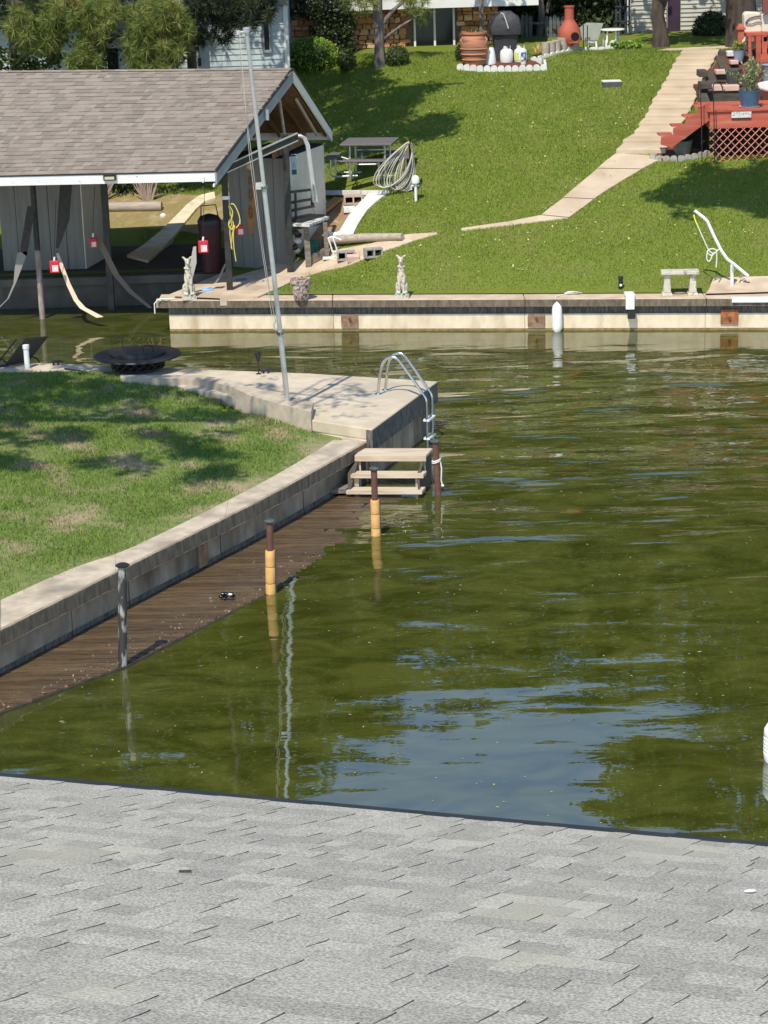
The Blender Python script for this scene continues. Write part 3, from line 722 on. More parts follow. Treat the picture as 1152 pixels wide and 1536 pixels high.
# sheds under the roof
def shed(pa, pb, h, depth, side, n, label, cream=False):
    A, B = pa.copy(), pb.copy(); d = B - A; d.z = 0; zb = min(A.z, B.z) + .02
    t = thing('storage_shed', label, 'shed', (A.x, A.y, zb)); sd_ = Vector((side, depth, 0))
    for i in range(n):
        a = A + d * (i / n + .003); b = A + d * ((i + 1) / n - .003); k = .006 * (i % 2)
        mb = MB(); mb.prism([(a.x, a.y - k), (b.x, b.y - k), (b.x, b.y + .03), (a.x, a.y + .03)], zb, zb + h); mb.build('board', shed_board, t)
    mb = MB(); a, b = A + Vector((.02, .035, 0)), B + Vector((-.02, .035, 0)); c, e = b + sd_, a + sd_
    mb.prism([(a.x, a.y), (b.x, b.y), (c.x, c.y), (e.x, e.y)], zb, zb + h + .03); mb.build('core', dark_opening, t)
    a = B; b = B + sd_
    for i in range(4):
        p, q = a.lerp(b, i / 4 + .004), a.lerp(b, (i + 1) / 4 - .004)
        mb = MB(); mb.prism([(p.x, p.y), (p.x + .03, p.y), (q.x + .03, q.y), (q.x, q.y)], zb + (.0), zb + h); mb.build('board', shed_cream, t)
    return t, zb
sA, sB = G(349, 402), G(432, 398)
shR, zb = shed(sA, sB, 2.35, 2.2, .78, 5, 'grey boarded shed with cream side standing under the right end of the boat house roof')
lA, lB = atz(6, 409, .66), atz(128, 406, .66)
shL, zbl = shed(lA, lB, 2.4, 1.8, .35, 5, 'grey panelled shed on the concrete ledge under the left end of the boat house roof')
# decorative paddle board with clock on the shed wall
def wallpt(px, py, dy=-.03):
    D = sA.y + (sB.y - sA.y) * (px - 349) / 83.0 + dy; return atD(px, py, D)
t = thing('wall_plaque', 'tall orange brown wooden plaque with a round dial hung on the shed wall', 'plaque', wallpt(375, 352))
mb = MB(); P_ = [wallpt(x, y) for x, y in ((366, 233), (384, 232), (383, 320), (381, 345), (377, 354), (372, 345), (368, 300))]
mb.slab(P_, (0, .025, 0)); mb.build('board', M('varnished orange wood', (.42, .17, .04), (.30, .12, .03), 5, .4), t, bevel=.004)
for (x, y, rr) in ((374, 250, .075),):
    c = wallpt(x, y, -.05); mb = MB(); mb.tube([c, c + Vector((0, -.02, 0))], rr, 18); dl = mb.build('dial', M('brass dial', (.34, .25, .12), None, rough=.4, metal=.5), t)
    mb = MB(); mb.tube([c + Vector((0, -.02, 0)), c + Vector((0, -.026, 0))], rr * .6, 16); mb.build('dial_face', M('dial face', (.5, .42, .3), None), dl)
for (y, h) in ((272, .22), (292, .28), (318, .30)):
    c = wallpt(376, y, -.045); mb = MB(); mb.ball(c, (.05, .02, h / 2)); mb.build('carving', wood_brown, t)
# little sign with a forked mark, on the cream side wall
sg0 = sB + Vector((.10, .10, 0)); c = atD(441, 247, sg0.y - .16)
t = thing('notice', 'small pale blue notice with a forked dark mark beside the black post', 'sign', (c.x, c.y, c.z - .25))
sb_ = M('pale blue sign', (.38, .50, .56), None, rough=.5); sk = M('sign ink', (.02, .05, .06), None)
mb = MB(); mb.box((c.x, c.y, c.z), (.115, .012, .44)); mb.build('sheet', sb_, t)
mb = MB(); mb.box((c.x, c.y - .009, c.z + .19), (.105, .004, .03)); mb.build('heading', sk, t)
mb = MB(); z_ = c.z; yy_ = c.y - .009
for a, b in (((0, .06), (0, .0)), ((0, .0), (-.03, -.06)), ((0, .0), (.03, -.06))): mb.beam((c.x + a[0], yy_, z_ + a[1]), (c.x + b[0], yy_, z_ + b[1]), .004, .014, (0, 1, 0))
mb.build('mark', sk, t)
mb = MB(); mb.box((c.x, c.y - .009, c.z - .155), (.10, .004, .10)); mb.build('lower_panel', M('sign green', (.03, .10, .09), None), t)
# black shelf grid on the shed side
t = thing('black_rack', 'black painted rack of crossed slats against the cream shed side', 'rack', (sB.x + .2, sB.y, sB.z))
for y0, y1 in ((288, 284), (304, 298), (316, 309)):
    a = atD(437, y0, sB.y - .05); b = atD(471, y1, sB.y + .9); mb = MB(); mb.beam(a, b, .03, .055); mb.build('slat', black_paint, t)
for x_, y0, y1 in ((443, 290, 334),):
    a = atD(x_, y0, sB.y + .0); b = atD(x_ + 1, y1, sB.y + .0); mb = MB(); mb.beam(a, b, .05, .04, (0, 1, 0)); mb.build('upright', black_paint, t)
a = atD(440, 331, sB.y - .2); b = atD(476, 323, sB.y + .7); mb = MB(); mb.beam(a, b, .4, .06); mb.build('shelf', black_paint, t)

# gutter-like awning track and the bent downpipe
t = thing('awning_track', 'dark sloping track with pale edges crossing the gable end of the boat house', 'track', pB)
a = atD(330, 257, pA.y - .1); b = atD(446, 205, pB.y - .15)
for k, (o_, m_) in enumerate(((.0, black_paint), (.075, galv), (-.075, galv))):
    mb = MB(); mb.beam(a + dz * o_ + Vector((0, -.03 if k else 0, 0)), b + dz * o_ + Vector((0, -.03 if k else 0, 0)), .05 if k else .06, .13 if k == 0 else .022); mb.build('rail' if k else 'channel', m_, t)
t = thing('galvanised_downpipe', 'two thin galvanised pipes bent down from the gable end to the ground', 'pipe', G(474, 303))
for dx in (0, 5):
    P_ = [atD(x + dx * .6, y, pB.y + .6) for x, y in ((440, 206), (448, 203), (455, 207), (460, 218), (463, 240), (467, 270), (470 + dx * .5, 303))]
    mb = MB(); mb.tube(P_, .028, 8); mb.build('pipe', galv, t)
# hanging slings, lines and red lane buoys
def hang(name, pts, wd, mat, label, cat, D, grp=None, dirx=(1, 0, .1)):
    P_ = [atD(x, y, D + (dd if isinstance(dd, (int, float)) else 0)) for x, y, dd in pts]; mb = MB(); t_ = thing(name, label, cat, P_[-1], group=grp)
    d = Vector(dirx).normalized()
    ws = wd if hasattr(wd, '__len__') else [wd] * len(P_)
    V = []; 
    for p, w_ in zip(P_, ws): V += [p - d * w_ / 2, p + d * w_ / 2, p + d * w_ / 2 + Vector((0, .02, 0)), p - d * w_ / 2 + Vector((0, .02, 0))]
    n = len(P_); F = []
    for i in range(n - 1):
        for j in range(4): F.append((i * 4 + j, i * 4 + (j + 1) % 4, (i + 1) * 4 + (j + 1) % 4, (i + 1) * 4 + j))
    F += [(0, 3, 2, 1), (4 * n - 4, 4 * n - 3, 4 * n - 2, 4 * n - 1)]
    mb.add(V, F); mb.build('webbing', mat, t_); return t_
DS = 45.0
t = hang('boat_sling', [(86, 380, 0), (92, 398, -.1), (102, 425, -.2), (114, 450, -.3), (124, 462, -.5), (150, 476, -.8)], [.05, .08, .09, .1, .12, .14], strap_tan, 'sunlit tan boat lift sling curving down into the slip water', 'sling', DS)
mb = MB(); mb.slab([atD(x, y, DS) for x, y in ((90, 275), (108, 275), (104, 330), (88, 372), (84, 372), (86, 330))], (0, .03, 0)); mb.build('upper_webbing', strap_dark, t)
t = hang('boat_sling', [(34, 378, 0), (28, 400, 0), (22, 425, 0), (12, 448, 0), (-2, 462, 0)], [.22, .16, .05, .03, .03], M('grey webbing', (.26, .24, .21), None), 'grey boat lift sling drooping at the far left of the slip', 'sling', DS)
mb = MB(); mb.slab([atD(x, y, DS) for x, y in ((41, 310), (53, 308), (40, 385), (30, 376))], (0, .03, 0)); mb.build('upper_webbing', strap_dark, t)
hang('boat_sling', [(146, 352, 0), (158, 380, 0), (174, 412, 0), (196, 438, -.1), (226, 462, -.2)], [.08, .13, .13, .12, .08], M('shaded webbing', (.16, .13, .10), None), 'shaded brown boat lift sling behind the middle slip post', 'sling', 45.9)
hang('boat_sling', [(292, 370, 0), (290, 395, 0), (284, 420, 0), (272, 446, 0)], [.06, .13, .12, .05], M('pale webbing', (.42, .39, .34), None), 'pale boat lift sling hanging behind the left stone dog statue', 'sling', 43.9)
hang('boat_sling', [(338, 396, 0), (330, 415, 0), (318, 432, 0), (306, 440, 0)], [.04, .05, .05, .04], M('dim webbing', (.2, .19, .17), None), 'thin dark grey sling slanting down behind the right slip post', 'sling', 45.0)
def lane_tag(px, py, D, topy, label, sc=1.0, lit=True):
    P = atD(px, py, D); t = thing('red_float', label, 'float', (P.x, P.y, P.z - .14), group=None)
    mb = MB(); mb.box((P.x, P.y, P.z), (.20 * sc, .07, .25 * sc)); bdy = mb.build('body', red_plastic, t, bevel=.015)
    mb = MB(); mb.box((P.x + .015, P.y - .038, P.z - .03), (.12 * sc, .006, .13 * sc)); mb.build('label', M('pink white label', (.75, .45, .45), (.8, .7, .68), 30, .6), bdy)
    mb = MB(); mb.tube([(P.x, P.y, P.z + .12), (P.x + .01, P.y, P.z + .2)], .02, 8); mb.build('cap', white_plastic, t)
    top_ = atD(px + 2, topy, D); mb = MB(); mb.tube([(P.x, P.y, P.z + .19), top_], .006, 6); mb.build('cord', black_metal, t)
lane_tag(82, 400, 44.6, 300, 'red float with pale label hanging by the lit tan sling')
lane_tag(140, 364, 45.8, 280, 'dim red float hanging beside the middle slip post', .8)
lane_tag(305, 370, 43.9, 280, 'red and pink float hanging left of the yellow rope post')
lane_tag(360, 345, 44.9, 320, 'red float half hidden behind the coiled yellow rope', .85)
# coiled yellow rope on the front post
P = atD(349, 345, pA.y - .12); t = thing('yellow_rope', 'coiled yellow rope hung in a knot on the front black post', 'rope', (P.x, P.y, P.z - .6))
def px_tube(pts, D, r, mat, t, name='rope', n=6, jit=0.0, smooth=True):
    P_ = [atD(q[0], q[1], D + (q[2] if len(q) > 2 else 0)) for q in pts]
    if smooth and len(P_) > 2:
        out = []
        for i in range(len(P_) - 1):
            a, b, c, d = P_[max(0, i - 1)], P_[i], P_[i + 1], P_[min(len(P_) - 1, i + 2)]
            for k in range(4):
                u = k / 4; out.append(.5 * ((2 * b) + (c - a) * u + (2 * a - 5 * b + 4 * c - d) * u * u + (3 * b - 3 * c + d - a) * u ** 3))
        P_ = out + [P_[-1]]
    mb = MB(); mb.tube(P_, r, n); return mb.build(name, mat, t)
DR = pA.y - .12
px_tube([(343, 308), (350, 306), (357, 318), (360, 332), (355, 341), (347, 343), (343, 336), (346, 328), (350, 334), (349, 345), (347, 372)], DR, .011, yellow_rope, t)
px_tube([(343, 309), (346, 320), (348, 333), (345, 345), (346, 360), (348, 374)], DR - .02, .011, yellow_rope, t)
px_tube([(344, 309), (349, 318), (347, 330), (343, 338), (347, 344), (352, 338), (350, 350), (351, 372), (354, 392)], DR - .04, .010, yellow_rope, t)
# dark red bin under the roof
P = G(318, 400, a=44); P = atz(318, 408, .68)
t = thing('red_bin', 'tall dark red bin with black strapped lid standing in the boat house shade', 'bin', (P.x, P.y, .68))
mb = MB(); mb.lathe([(.20, .02), (.23, .6), (.25, 1.0), (.24, 1.04)], (P.x, P.y, .68)); mb.build('body', darkred, t)
mb = MB(); mb.lathe([(.25, 1.04), (.26, 1.1), (.2, 1.2), (.05, 1.25)], (P.x, P.y, .68)); mb.build('lid', black_metal, t)
mb = MB(); mb.tube([(P.x - .18, P.y, 1.8), (P.x - .16, P.y, 2.1), (P.x + .15, P.y, 2.12), (P.x + .2, P.y, 1.82)], .015, 6); mb.build('handle', black_metal, t)
for px, py, m_, lab in ((312, 436, blue_plastic, 'pale blue bottle lying on the pavement edge beside the slip'), (362, 421, M('dull blue', (.08, .13, .2), None), 'dim blue sandal lying in shade at the foot of the shed')):
    P = atz(px, py, .70); mb = MB(); mb.tube([(-.12, 0, 0), (-.11, 0, 0), (.08, 0, 0), (.12, 0, 0)], [.03, .038, .038, .018], 10); solo('blue_bottle' if px < 330 else 'sandal', mb, m_, (P.x, P.y, .71), lab, 'bottle' if px < 330 else 'sandal', .1)
# work bench and clutter right of the black post
bA = G(452, 397); bBk = G(492, 380)
t = thing('work_bench', 'dark weathered work bench with pale top beside the boat house post', 'bench', bA)
zt = atD(470, 329, bA.y + .2).z
topm = [atz(x, y, zt) for x, y in ((437, 336), (464, 337), (494, 325), (470, 322))]
mb = MB(); mb.slab(topm, (0, 0, -.05)); mb.build('bench_top', M('paint spattered top', (.62, .62, .60), (.25, .25, .24), 9, .6, lo=.5, hi=.6), t)
legs = [G(463, 401), G(491, 386)]
for l, w_ in zip([(463, 401, 461, 336), (491, 388, 488, 328)], (.12, .09)):
    a = G(l[0], l[1]); b = atD(l[2], l[3], a.y); mb = MB(); mb.beam(a, Vector((a.x - .02, a.y, zt - .05)), w_, .1, (0, 1, 0)); mb.build('leg', wood_grey, t)
a, b = G(465, 399) + dz * .12, G(491, 386) + dz * .12; mb = MB(); mb.beam(a, b, .06, .2); mb.build('lower_rail', wood_grey, t)
a = atz(438, 340, zt - .1); b = atz(492, 329, zt - .1); mb = MB(); mb.beam(Vector((a.x, a.y, zt - .12)), Vector((b.x, b.y, zt - .12)), .05, .12); mb.build('apron', black_paint, t)
P = G(471, 384); mb = MB(); mb.lathe([(.10, 0), (.13, .3), (.135, .31), (.12, .30), (.0, .28)]); solo('bucket', mb, green_plastic, P + dz * .02, 'green plastic bucket under the work bench', 'bucket')
P = G(450, 392); t = thing('clutter_pile', 'dark pile of pots and cans beneath the work bench', 'pile', P)
for i in range(8):
    c = P + Vector((rnd.uniform(-.12, .2), rnd.uniform(-.1, .25), .05 + .10 * i * .8)); mb = MB(); mb.ball(c, (.08, .07, .06)); mb.build('can', [black_metal, grey_pot, white_plastic][i % 3], t)
# garden tools leaning
for i, (x0, y0, x1, y1, lab) in enumerate(((478, 330, 462, 292, 'broom with black bristles leaning right of the shed'), (474, 330, 458, 298, 'shovel with pale handle leaning beside the broom'))):
    P = G(x0, 372 - i * 6); a = atD(x0, y0 + 5, P.y + .6); b = atD(x1, y1, P.y + .7)
    t = thing('broom' if i == 0 else 'shovel', lab, 'broom' if i == 0 else 'shovel', a)
    mb = MB(); mb.tube([a, a.lerp(b, .6)], .016, 8); mb.build('handle', M('pale broom handle', (.62, .52, .34), None), t)
    mb = MB(); c = a.lerp(b, .55); mb.slab([c + Vector((-.05, 0, 0)), c + Vector((.05, 0, 0)), b + Vector((.05, 0, .05)), b + Vector((-.03, 0, .1)), b + Vector((-.08, 0, -.1))], (0, .03, 0)); mb.build('head', black_metal, t)
# boards, blocks, frame, log
def blk(name, px, py, d, rz, mat, label, cat, hollow=False, grp=None, lift=0, tilt=0):
    P = G(px, py); t = thing(name, label, cat, P + dz * lift, rz, grp); 
    if not hollow:
        mb = MB(); mb.box((0, 0, d[2] / 2), d, Matrix.Rotation(tilt, 3, 'X')); mb.build('block', mat, t, world=False, bevel=.008)
    else:
        th = .035; mb = MB()
        for y in (-1, 1): mb.box((0, 0, d[2] / 2 + y * (d[2] - th) / 2), (d[0], d[1], th))
        for x in (-1, 0, 1): mb.box((x * (d[0] - th) / 2, 0, d[2] / 2), (th, d[1], d[2] - 2 * th))
        mb.build('block', mat, t, world=False)
        mb = MB(); mb.box((0, d[1] / 2 - .01, d[2] / 2), (d[0] - .04, .01, d[2] - .04)); mb.build('hole_back', dark_opening, t, world=False)
    return t
blk('cinder_block', 530, 306, (.42, .22, .2), .05, M('pinkish block', (.42, .30, .24), (.5, .38, .3), 6, .9), 'pinkish hollow block at the top of the dirt patch', 'block', True)
blk('paver', 524, 318, (.26, .26, .12), .1, white_block, 'white square paver lying in the dirt patch below the pinkish block', 'paver')
blk('cinder_block', 560, 386, (.38, .2, .2), .25, grey_block, 'grey hollow block at the right end under the pale log', 'block', True)
blk('cinder_block', 519, 390, (.38, .2, .2), .05, grey_block, 'grey hollow block in shade behind the leaning white rack', 'block', True)
blk('paver', 530, 392, (.26, .2, .13), .05, pink_stone, 'pale pink paver lying in front of the hollow blocks', 'paver', tilt=.15)
blk('board', 499, 389, (.42, .06, .06), .05, white_paint, 'short white board lying in front of the log', 'board')
a, b = G(490, 372) + dz * .16, G(604, 362) + dz * .10; t = thing('log', 'long pale weathered log lying across the dirt above the pavement', 'log', a); mb = MB(); mb.tube([a, a.lerp(b, .5) + dz * .02, b], [.10, .095, .075], 12); mb.build('trunk', wood_log, t)
a, b = G(482, 326) + dz * .12, G(508, 303) + dz * .08; t = thing('plank', 'brown plank lying slanted on the dirt behind the work bench', 'plank', a); mb = MB(); mb.beam(a, b, .24, .06); mb.build('board', M('orange brown plank', (.42, .22, .08), (.5, .28, .12), 5, .8), t)
t = thing('folding_rack', 'white folding rack leaning beside the work bench', 'rack', G(505, 388))
P = G(505, 388).y
for q in ([(492, 357), (502, 386)], [(499, 356), (511, 391)], [(492, 357), (500, 355), (512, 360)], [(497, 377), (506, 377)]): px_tube(q, P, .016, white_plastic, t, 'tube', smooth=False)
P = G(478, 310); mb = MB(); mb.tube([(-.16, 0, 0), (.16, .06, 0)], .075, 14); solo('plastic_roll', mb, white_plastic, P + dz * .08, 'white plastic roll lying behind the shed tools', 'roll', -.6)
P = G(502, 362); mb = MB()
for i in range(5): mb.ball((rnd.uniform(-.12, .12), rnd.uniform(-.06, .06), .08 + rnd.uniform(0, .06)), (.09, .08, .07), n=8)
solo('plastic_sack', mb, white_plastic, P + dz * .02, 'crumpled white plastic sack at the end of the white block curb', 'sack')
# white block curb, right
t = thing('block_curb', 'curving row of white blocks edging the dirt patch on the lawn', 'curb', G(520, 352))
LP = [(503, 360), (510, 348), (517, 336), (524, 325), (533, 314), (544, 302), (556, 290)]; RP_ = [(527, 362), (532, 349), (538, 337), (545, 326), (553, 315), (566, 303), (584, 290)]
for i in range(6):
    a, b, c, d = G(*LP[i]), G(*RP_[i]), G(*RP_[i + 1]), G(*LP[i + 1]); m_ = lambda p, q: p.lerp(q, .015)
    zs_ = [T(q_.x, q_.y) + .05 for q_ in (a, b, c, d)]
    mb = MB(); mb.prism([m_(a, d)[:2], m_(b, c)[:2], m_(c, b)[:2], m_(d, a)[:2]], [z_ - .3 for z_ in zs_], zs_); mb.build('block', white_block, t, bevel=.008)
t = thing('edging_board', 'thin pale edging board along the top of the dirt patch', 'edging', G(500, 291)); a, b = G(430, 291) + dz * .03, G(582, 291) + dz * .03
for i in range(4): mb = MB(); mb.beam(a.lerp(b, i / 4 + .004), a.lerp(b, (i + 1) / 4 - .004), .09, .1); mb.build('board', white_block, t)
# behind the boat house: log and curb
a, b = G(118, 318) + dz * .1, G(243, 316) + dz * .1; t = thing('log', 'long pale log retaining the bank behind the boat house', 'log', a); mb = MB(); mb.tube([a, a.lerp(b, .4), b], [.12, .115, .12], 12); mb.build('trunk', wood_log, t)
t = thing('block_curb', 'cream block curb curving up the bank behind the boat house', 'curb', G(240, 380))
LP = [(190, 388), (215, 372), (240, 352), (262, 330), (283, 309), (300, 297), (322, 292)]; RP_ = [(222, 396), (243, 378), (262, 358), (280, 335), (296, 316), (308, 306), (324, 301)]
for i in range(6):
    a, b, c, d = G(*LP[i]), G(*RP_[i]), G(*RP_[i + 1]), G(*LP[i + 1]); m_ = lambda p, q: p.lerp(q, .015)
    zs_ = [T(q_.x, q_.y) + .08 for q_ in (a, b, c, d)]
    mb = MB(); mb.prism([m_(a, d)[:2], m_(b, c)[:2], m_(c, b)[:2], m_(d, a)[:2]], [z_ - .3 for z_ in zs_], zs_); mb.build('block', conc_cream, t, bevel=.01)
P = G(97, 322); mb = MB(); mb.ball((0, 0, .03), (.08, .06, .07)); solo('stone', mb, white_block, G(245, 326), 'small pale stone below the log behind the boat house', 'stone')
# ------------------------------------------------------------------ things along the far sea wall
def onwall(px, py): return atz(px, py, .66)
def dog_statue(P, label):
    t = thing('dog_statue', label, 'statue', P, .15, 'stone dog statues on the sea wall')
    mb = MB(); mb.box((0, 0, .035), (.30, .26, .07), taper=.94); mb.box((0, 0, .085), (.24, .20, .03)); mb.build('plinth', statue_mat, t, world=False, bevel=.006)
    mb = MB()
    for s in (-1, 1):
        mb.ball((s * .075, .03, .21), (.055, .085, .11)); mb.ball((s * .085, -.04, .12), (.035, .08, .03))
        mb.tube([(s * .042, -.07, .11), (s * .045, -.065, .28), (s * .05, -.03, .44)], [.026, .026, .04], 10); mb.ball((s * .045, -.09, .115), (.03, .045, .022))
    mb.ball((0, .04, .26), (.085, .09, .15)); mb.ball((0, -.005, .44), (.085, .08, .15)); mb.ball((0, -.01, .56), (.065, .065, .08))
    mb.tube([(0, 0, .56), (0, -.005, .68), (0, -.01, .75)], [.062, .048, .05], 12)
    mb.ball((0, -.02, .77), (.055, .065, .055)); mb.tube([(0, -.04, .76), (0, -.12, .735)], [.036, .022], 10)
    for s in (-1, 1): mb.tube([(s * .03, .0, .80), (s * .075, .01, .845), (s * .105, .0, .86)], [.026, .022, .008], 8)
    mb.tube([(0, .12, .13), (.06, .14, .12), (.12, .08, .11)], [.02, .018, .012], 8)
    o = mb.build('body', statue_mat, t, world=False)
    r = o.modifiers.new('remesh', 'REMESH'); r.mode = 'VOXEL'; r.voxel_size = .009; r.use_smooth_shade = True
    mb = MB(); mb.tube([(math.cos(a) * .062, math.sin(a) * .062, .635 + .01 * math.sin(a)) for a in [2 * PI * i / 16 for i in range(16)]], .016, 8, True); mb.build('collar', statue_mat, t, world=False)
    for s in (-1, 1): mb = MB(); mb.ball((s * .025, -.075, .785), .008, n=6); mb.build('eye', dark_opening, t, world=False)
    return t
d0 = dog_statue(onwall(284, 449) + Vector((0, .02, 0)), 'seated stone dog statue on the left corner of the sea wall by the slip')
copy_thing(d0, onwall(603, 447) + Vector((0, .02, 0)), -.1, 'seated stone dog statue on the sea wall in front of the green lawn')
# carved pot
P = onwall(452, 450) + Vector((0, .05, 0)); t = thing('clay_pot', 'carved brown clay pot with a small sprout on the sea wall cap', 'pot', P)
mb = MB(); mb.lathe([(.13, 0), (.14, .01), (.165, .16), (.185, .30), (.185, .32), (.205, .325), (.21, .40), (.205, .425), (.185, .425), (.18, .40), (0, .39)], P, 28); mb.build('body', mosaic, t)
mb = MB(); mb.lathe([(.178, .392), (.0, .398)], P, 20); mb.build('soil', mulch, t)
Vl, Fl = leaves(np.array([P + Vector((.0 + .03 * i, 0, .43 + .035 * i)) for i in range(3)]), .09, .25); fast('sprout', Vl, Fl, leaf_lime, t)
# fender, capped bumper
P = atz(836, 498, 0); yf_ = yl(P.x) - .11; t = thing('fender', 'white cylindrical boat fender hanging from the wall by a rope', 'fender', (P.x, yf_, .03))
mb = MB(); mb.lathe([(.0, .02), (.06, .025), (.095, .08), (.10, .14), (.10, .46), (.085, .55), (.045, .60), (.025, .62), (.02, .66), (0, .665)], (P.x, yf_, -.03), 20); mb.build('body', white_plastic, t)
q = Vector((P.x - .02, yf_, .62)); mb = MB(); mb.tube([q, q + Vector((0, .1, .06)), q + Vector((.15, .3, .06)), q + Vector((.30, .34, .06))], .008, 6); mb.build('rope', white_rope, t)
mb = MB(); c = q + Vector((.34, .32, .07)); mb.tube([c + Vector((-.14, 0, 0)), c + Vector((-.05, .02, .03)), c + Vector((.1, -.02, .03)), c + Vector((.2, .02, 0))], .014, 6); mb.tube([c + Vector((-.1, 0, .0)), c + Vector((.12, .03, .0))], .02, 6); mb.build('cleat', galv, t)
P = atz(947, 462, .5); yf_ = yl(P.x) - .19; t = thing('dock_bumper', 'white capped black dock bumper bolted over the wall edge', 'bumper', (P.x, yf_, .1))
mb = MB(); mb.box((P.x - .01, yf_ + .04, .60), (.17, .10, .30)); mb.box((P.x - .01, yf_ + .16, .725), (.19, .30, .06)); mb.build('cover', white_plastic, t, bevel=.012)
mb = MB(); mb.box((P.x + .02, yf_ + .05, .36), (.15, .08, .2)); mb.build('pad', black_metal, t, bevel=.008)
# small lantern
P = onwall(933, 440) + Vector((0, .25, 0)); t = thing('path_light', 'small black path light standing on the wall left of the stone bench', 'lamp', P)
mb = MB(); mb.lathe([(.07, 0), (.06, .02), (.045, .03), (.045, .24), (.055, .25), (.05, .29), (0, .3)], P, 14); mb.build('body', black_metal, t)
mb = MB(); mb.ball(P + Vector((.0, -.04, .12)), .03, n=8); mb.build('lens', white_plastic, t)
# stone bench
P = onwall(1020, 443) + Vector((0, .05, 0)); t = thing('stone_bench', 'small cast stone bench with two flared legs on the sea wall', 'bench', P, WANG * .5)
mb = MB(); mb.box((0, 0, .455), (.74, .30, .07)); mb.build('seat', statue_mat, t, world=False, bevel=.015)
for s in (-1, 1):
    mb = MB(); mb.box((s * .25, 0, .24), (.15, .22, .36), taper=.72); mb.box((s * .25, 0, .03), (.22, .26, .06), taper=.85); mb.build('leg', statue_mat, t, world=False, bevel=.012)
px_t = thing('dock_line', 'coiled black and white line lying under the stone bench', 'rope', P + Vector((0, .1, 0)))
for k in range(3): mb = MB(); mb.tube([P + Vector((math.cos(a) * (.12 + .015 * k) + .02, .12 + math.sin(a) * .06, .015 + .012 * k)) for a in [2 * PI * i / 16 for i in range(16)]], .010, 6, True); mb.build('coil', black_metal if k != 1 else white_rope, px_t)
t = thing('black_cable', 'thin black cable looping over the concrete from the bench to the davit', 'cable', onwall(1050, 420))
mb = MB(); pts = [(1044, 414, .25), (1065, 419, .2), (1082, 425, .12), (1095, 430, .03), (1110, 431, .02), (1124, 431, .02)]
mb.tube([onwall(x, y + 6) + Vector((0, 0, h * .5)) for x, y, h in pts], .012, 6); mb.tube([onwall(x, y) + Vector((0, 0, .015)) for x, y in ((1044, 420), (1058, 429), (1066, 434), (1076, 431), (1074, 427), (1062, 429))], .008, 6); mb.build('cable', black_metal, t)
# slab around davit
strip('pavement', [G(1058, 442), G(1070, 418)], [G(1200, 438), G(1200, 414)], conc_tan, .02, 8, fn=lambda x, y: max(.665, T(x, y)))
# davit
P = onwall(1098, 436) + Vector((0, .1, 0)); t = thing('davit', 'white bent pipe davit with a loose white and yellow rope', 'davit', P); D = P.y
px_tube([(1098, 435), (1098, 393)], D, .035, white_plastic, t, 'post', 12)
px_tube([(1122, 414), (1098, 394), (1090, 388), (1082, 376), (1070, 352), (1061, 332), (1055, 326), (1042, 316)], D - .02, .032, white_plastic, t, 'arm', 12, smooth=False)
mb = MB(); mb.beam(atD(1099, 396, D - .06), atD(1098, 404, D - .06), .07, .02, (1, 0, 0)); mb.build('bracket', galv, t)
mb = MB(); mb.box((P.x, P.y, .685), (.2, .16, .02)); mb.build('base_plate', white_plastic, t)
px_tube([(1104, 430), (1112, 412)], D + .1, .03, M('yellowed brace', (.60, .45, .20), (.68, .58, .40), 20, .7), t, 'brace', 8, smooth=False)
px_tube([(1106, 432), (1118, 416)], D + .12, .022, white_paint, t, 'brace', 8, smooth=False)
px_tube([(1041, 322), (1042, 328), (1046, 338)], D - .03, .013, M('bright yellow rope', (.85, .78, .08), None, rough=.8), t, 'rope')
px_tube([(1046, 338), (1055, 358), (1063, 375), (1070, 380), (1075, 376), (1068, 373), (1061, 377), (1066, 383), (1074, 378), (1081, 371)], D - .03, .012, white_rope, t)
px_tube([(1061, 378), (1060, 388), (1064, 392), (1069, 382)], D - .04, .012, white_rope, t)
px_tube([(1075, 379), (1075, 390), (1074, 401)], D - .04, .012, white_rope, t)
# white rag and line at the slip corner
P = atz(244, 450, .665); t = thing('white_line', 'frayed white line draped over the left corner of the sea wall', 'rope', P)
mb = MB(); mb.tube([P + Vector(v) for v in ((.25, .05, .01), (.1, 0, .02), (0, -.02, .03), (-.1, -.06, .01), (-.16, -.1, -.05), (-.16, -.11, -.25))], .012, 6); mb.tube([P + Vector(v) for v in ((.2, -.02, .01), (.05, -.06, .03), (-.05, .02, .02), (-.12, -.02, .02))], .012, 6); mb.build('rope', white_rope, t)

# ------------------------------------------------------------------ picnic table, hose, tap, box
P = G(556, 263); t = thing('picnic_table', 'square grey coated metal picnic table with four attached bench seats', 'picnic table', P, -.16)
mb = MB(); mb.box((0, 0, .76), (1.18, 1.18, .05)); mb.build('table_top', plastic_grey, t, world=False, bevel=.012)
for rz_ in range(4):
    R = Matrix.Rotation(rz_ * PI / 2, 3, 'Z'); mb = MB(); mb.box(R @ Vector((0, -.86, .445)), (.98, .27, .045), R); mb.build('seat', plastic_grey, t, world=False, bevel=.012)
    for s in (-1, 1):
        mb = MB(); mb.tube([R @ Vector(v) for v in ((s * .33, -.86, .42), (s * .33, -.86, .10), (s * .33, -.82, .03), (s * .33, -.7, .02), (s * .3, -.25, .03))], .024, 8); mb.build('seat_leg', galv, t, world=False)
    mb = MB(); mb.tube([R @ Vector(v) for v in ((.40, -.40, .74), (.40, -.40, .03))], .024, 8); mb.build('leg', galv, t, world=False)
    mb = MB(); mb.tube([R @ Vector(v) for v in ((-.33, -.80, .40), (-.2, -.4, .30), (.2, -.4, .30), (.33, -.80, .40))], .016, 6); mb.build('brace', galv, t, world=False)
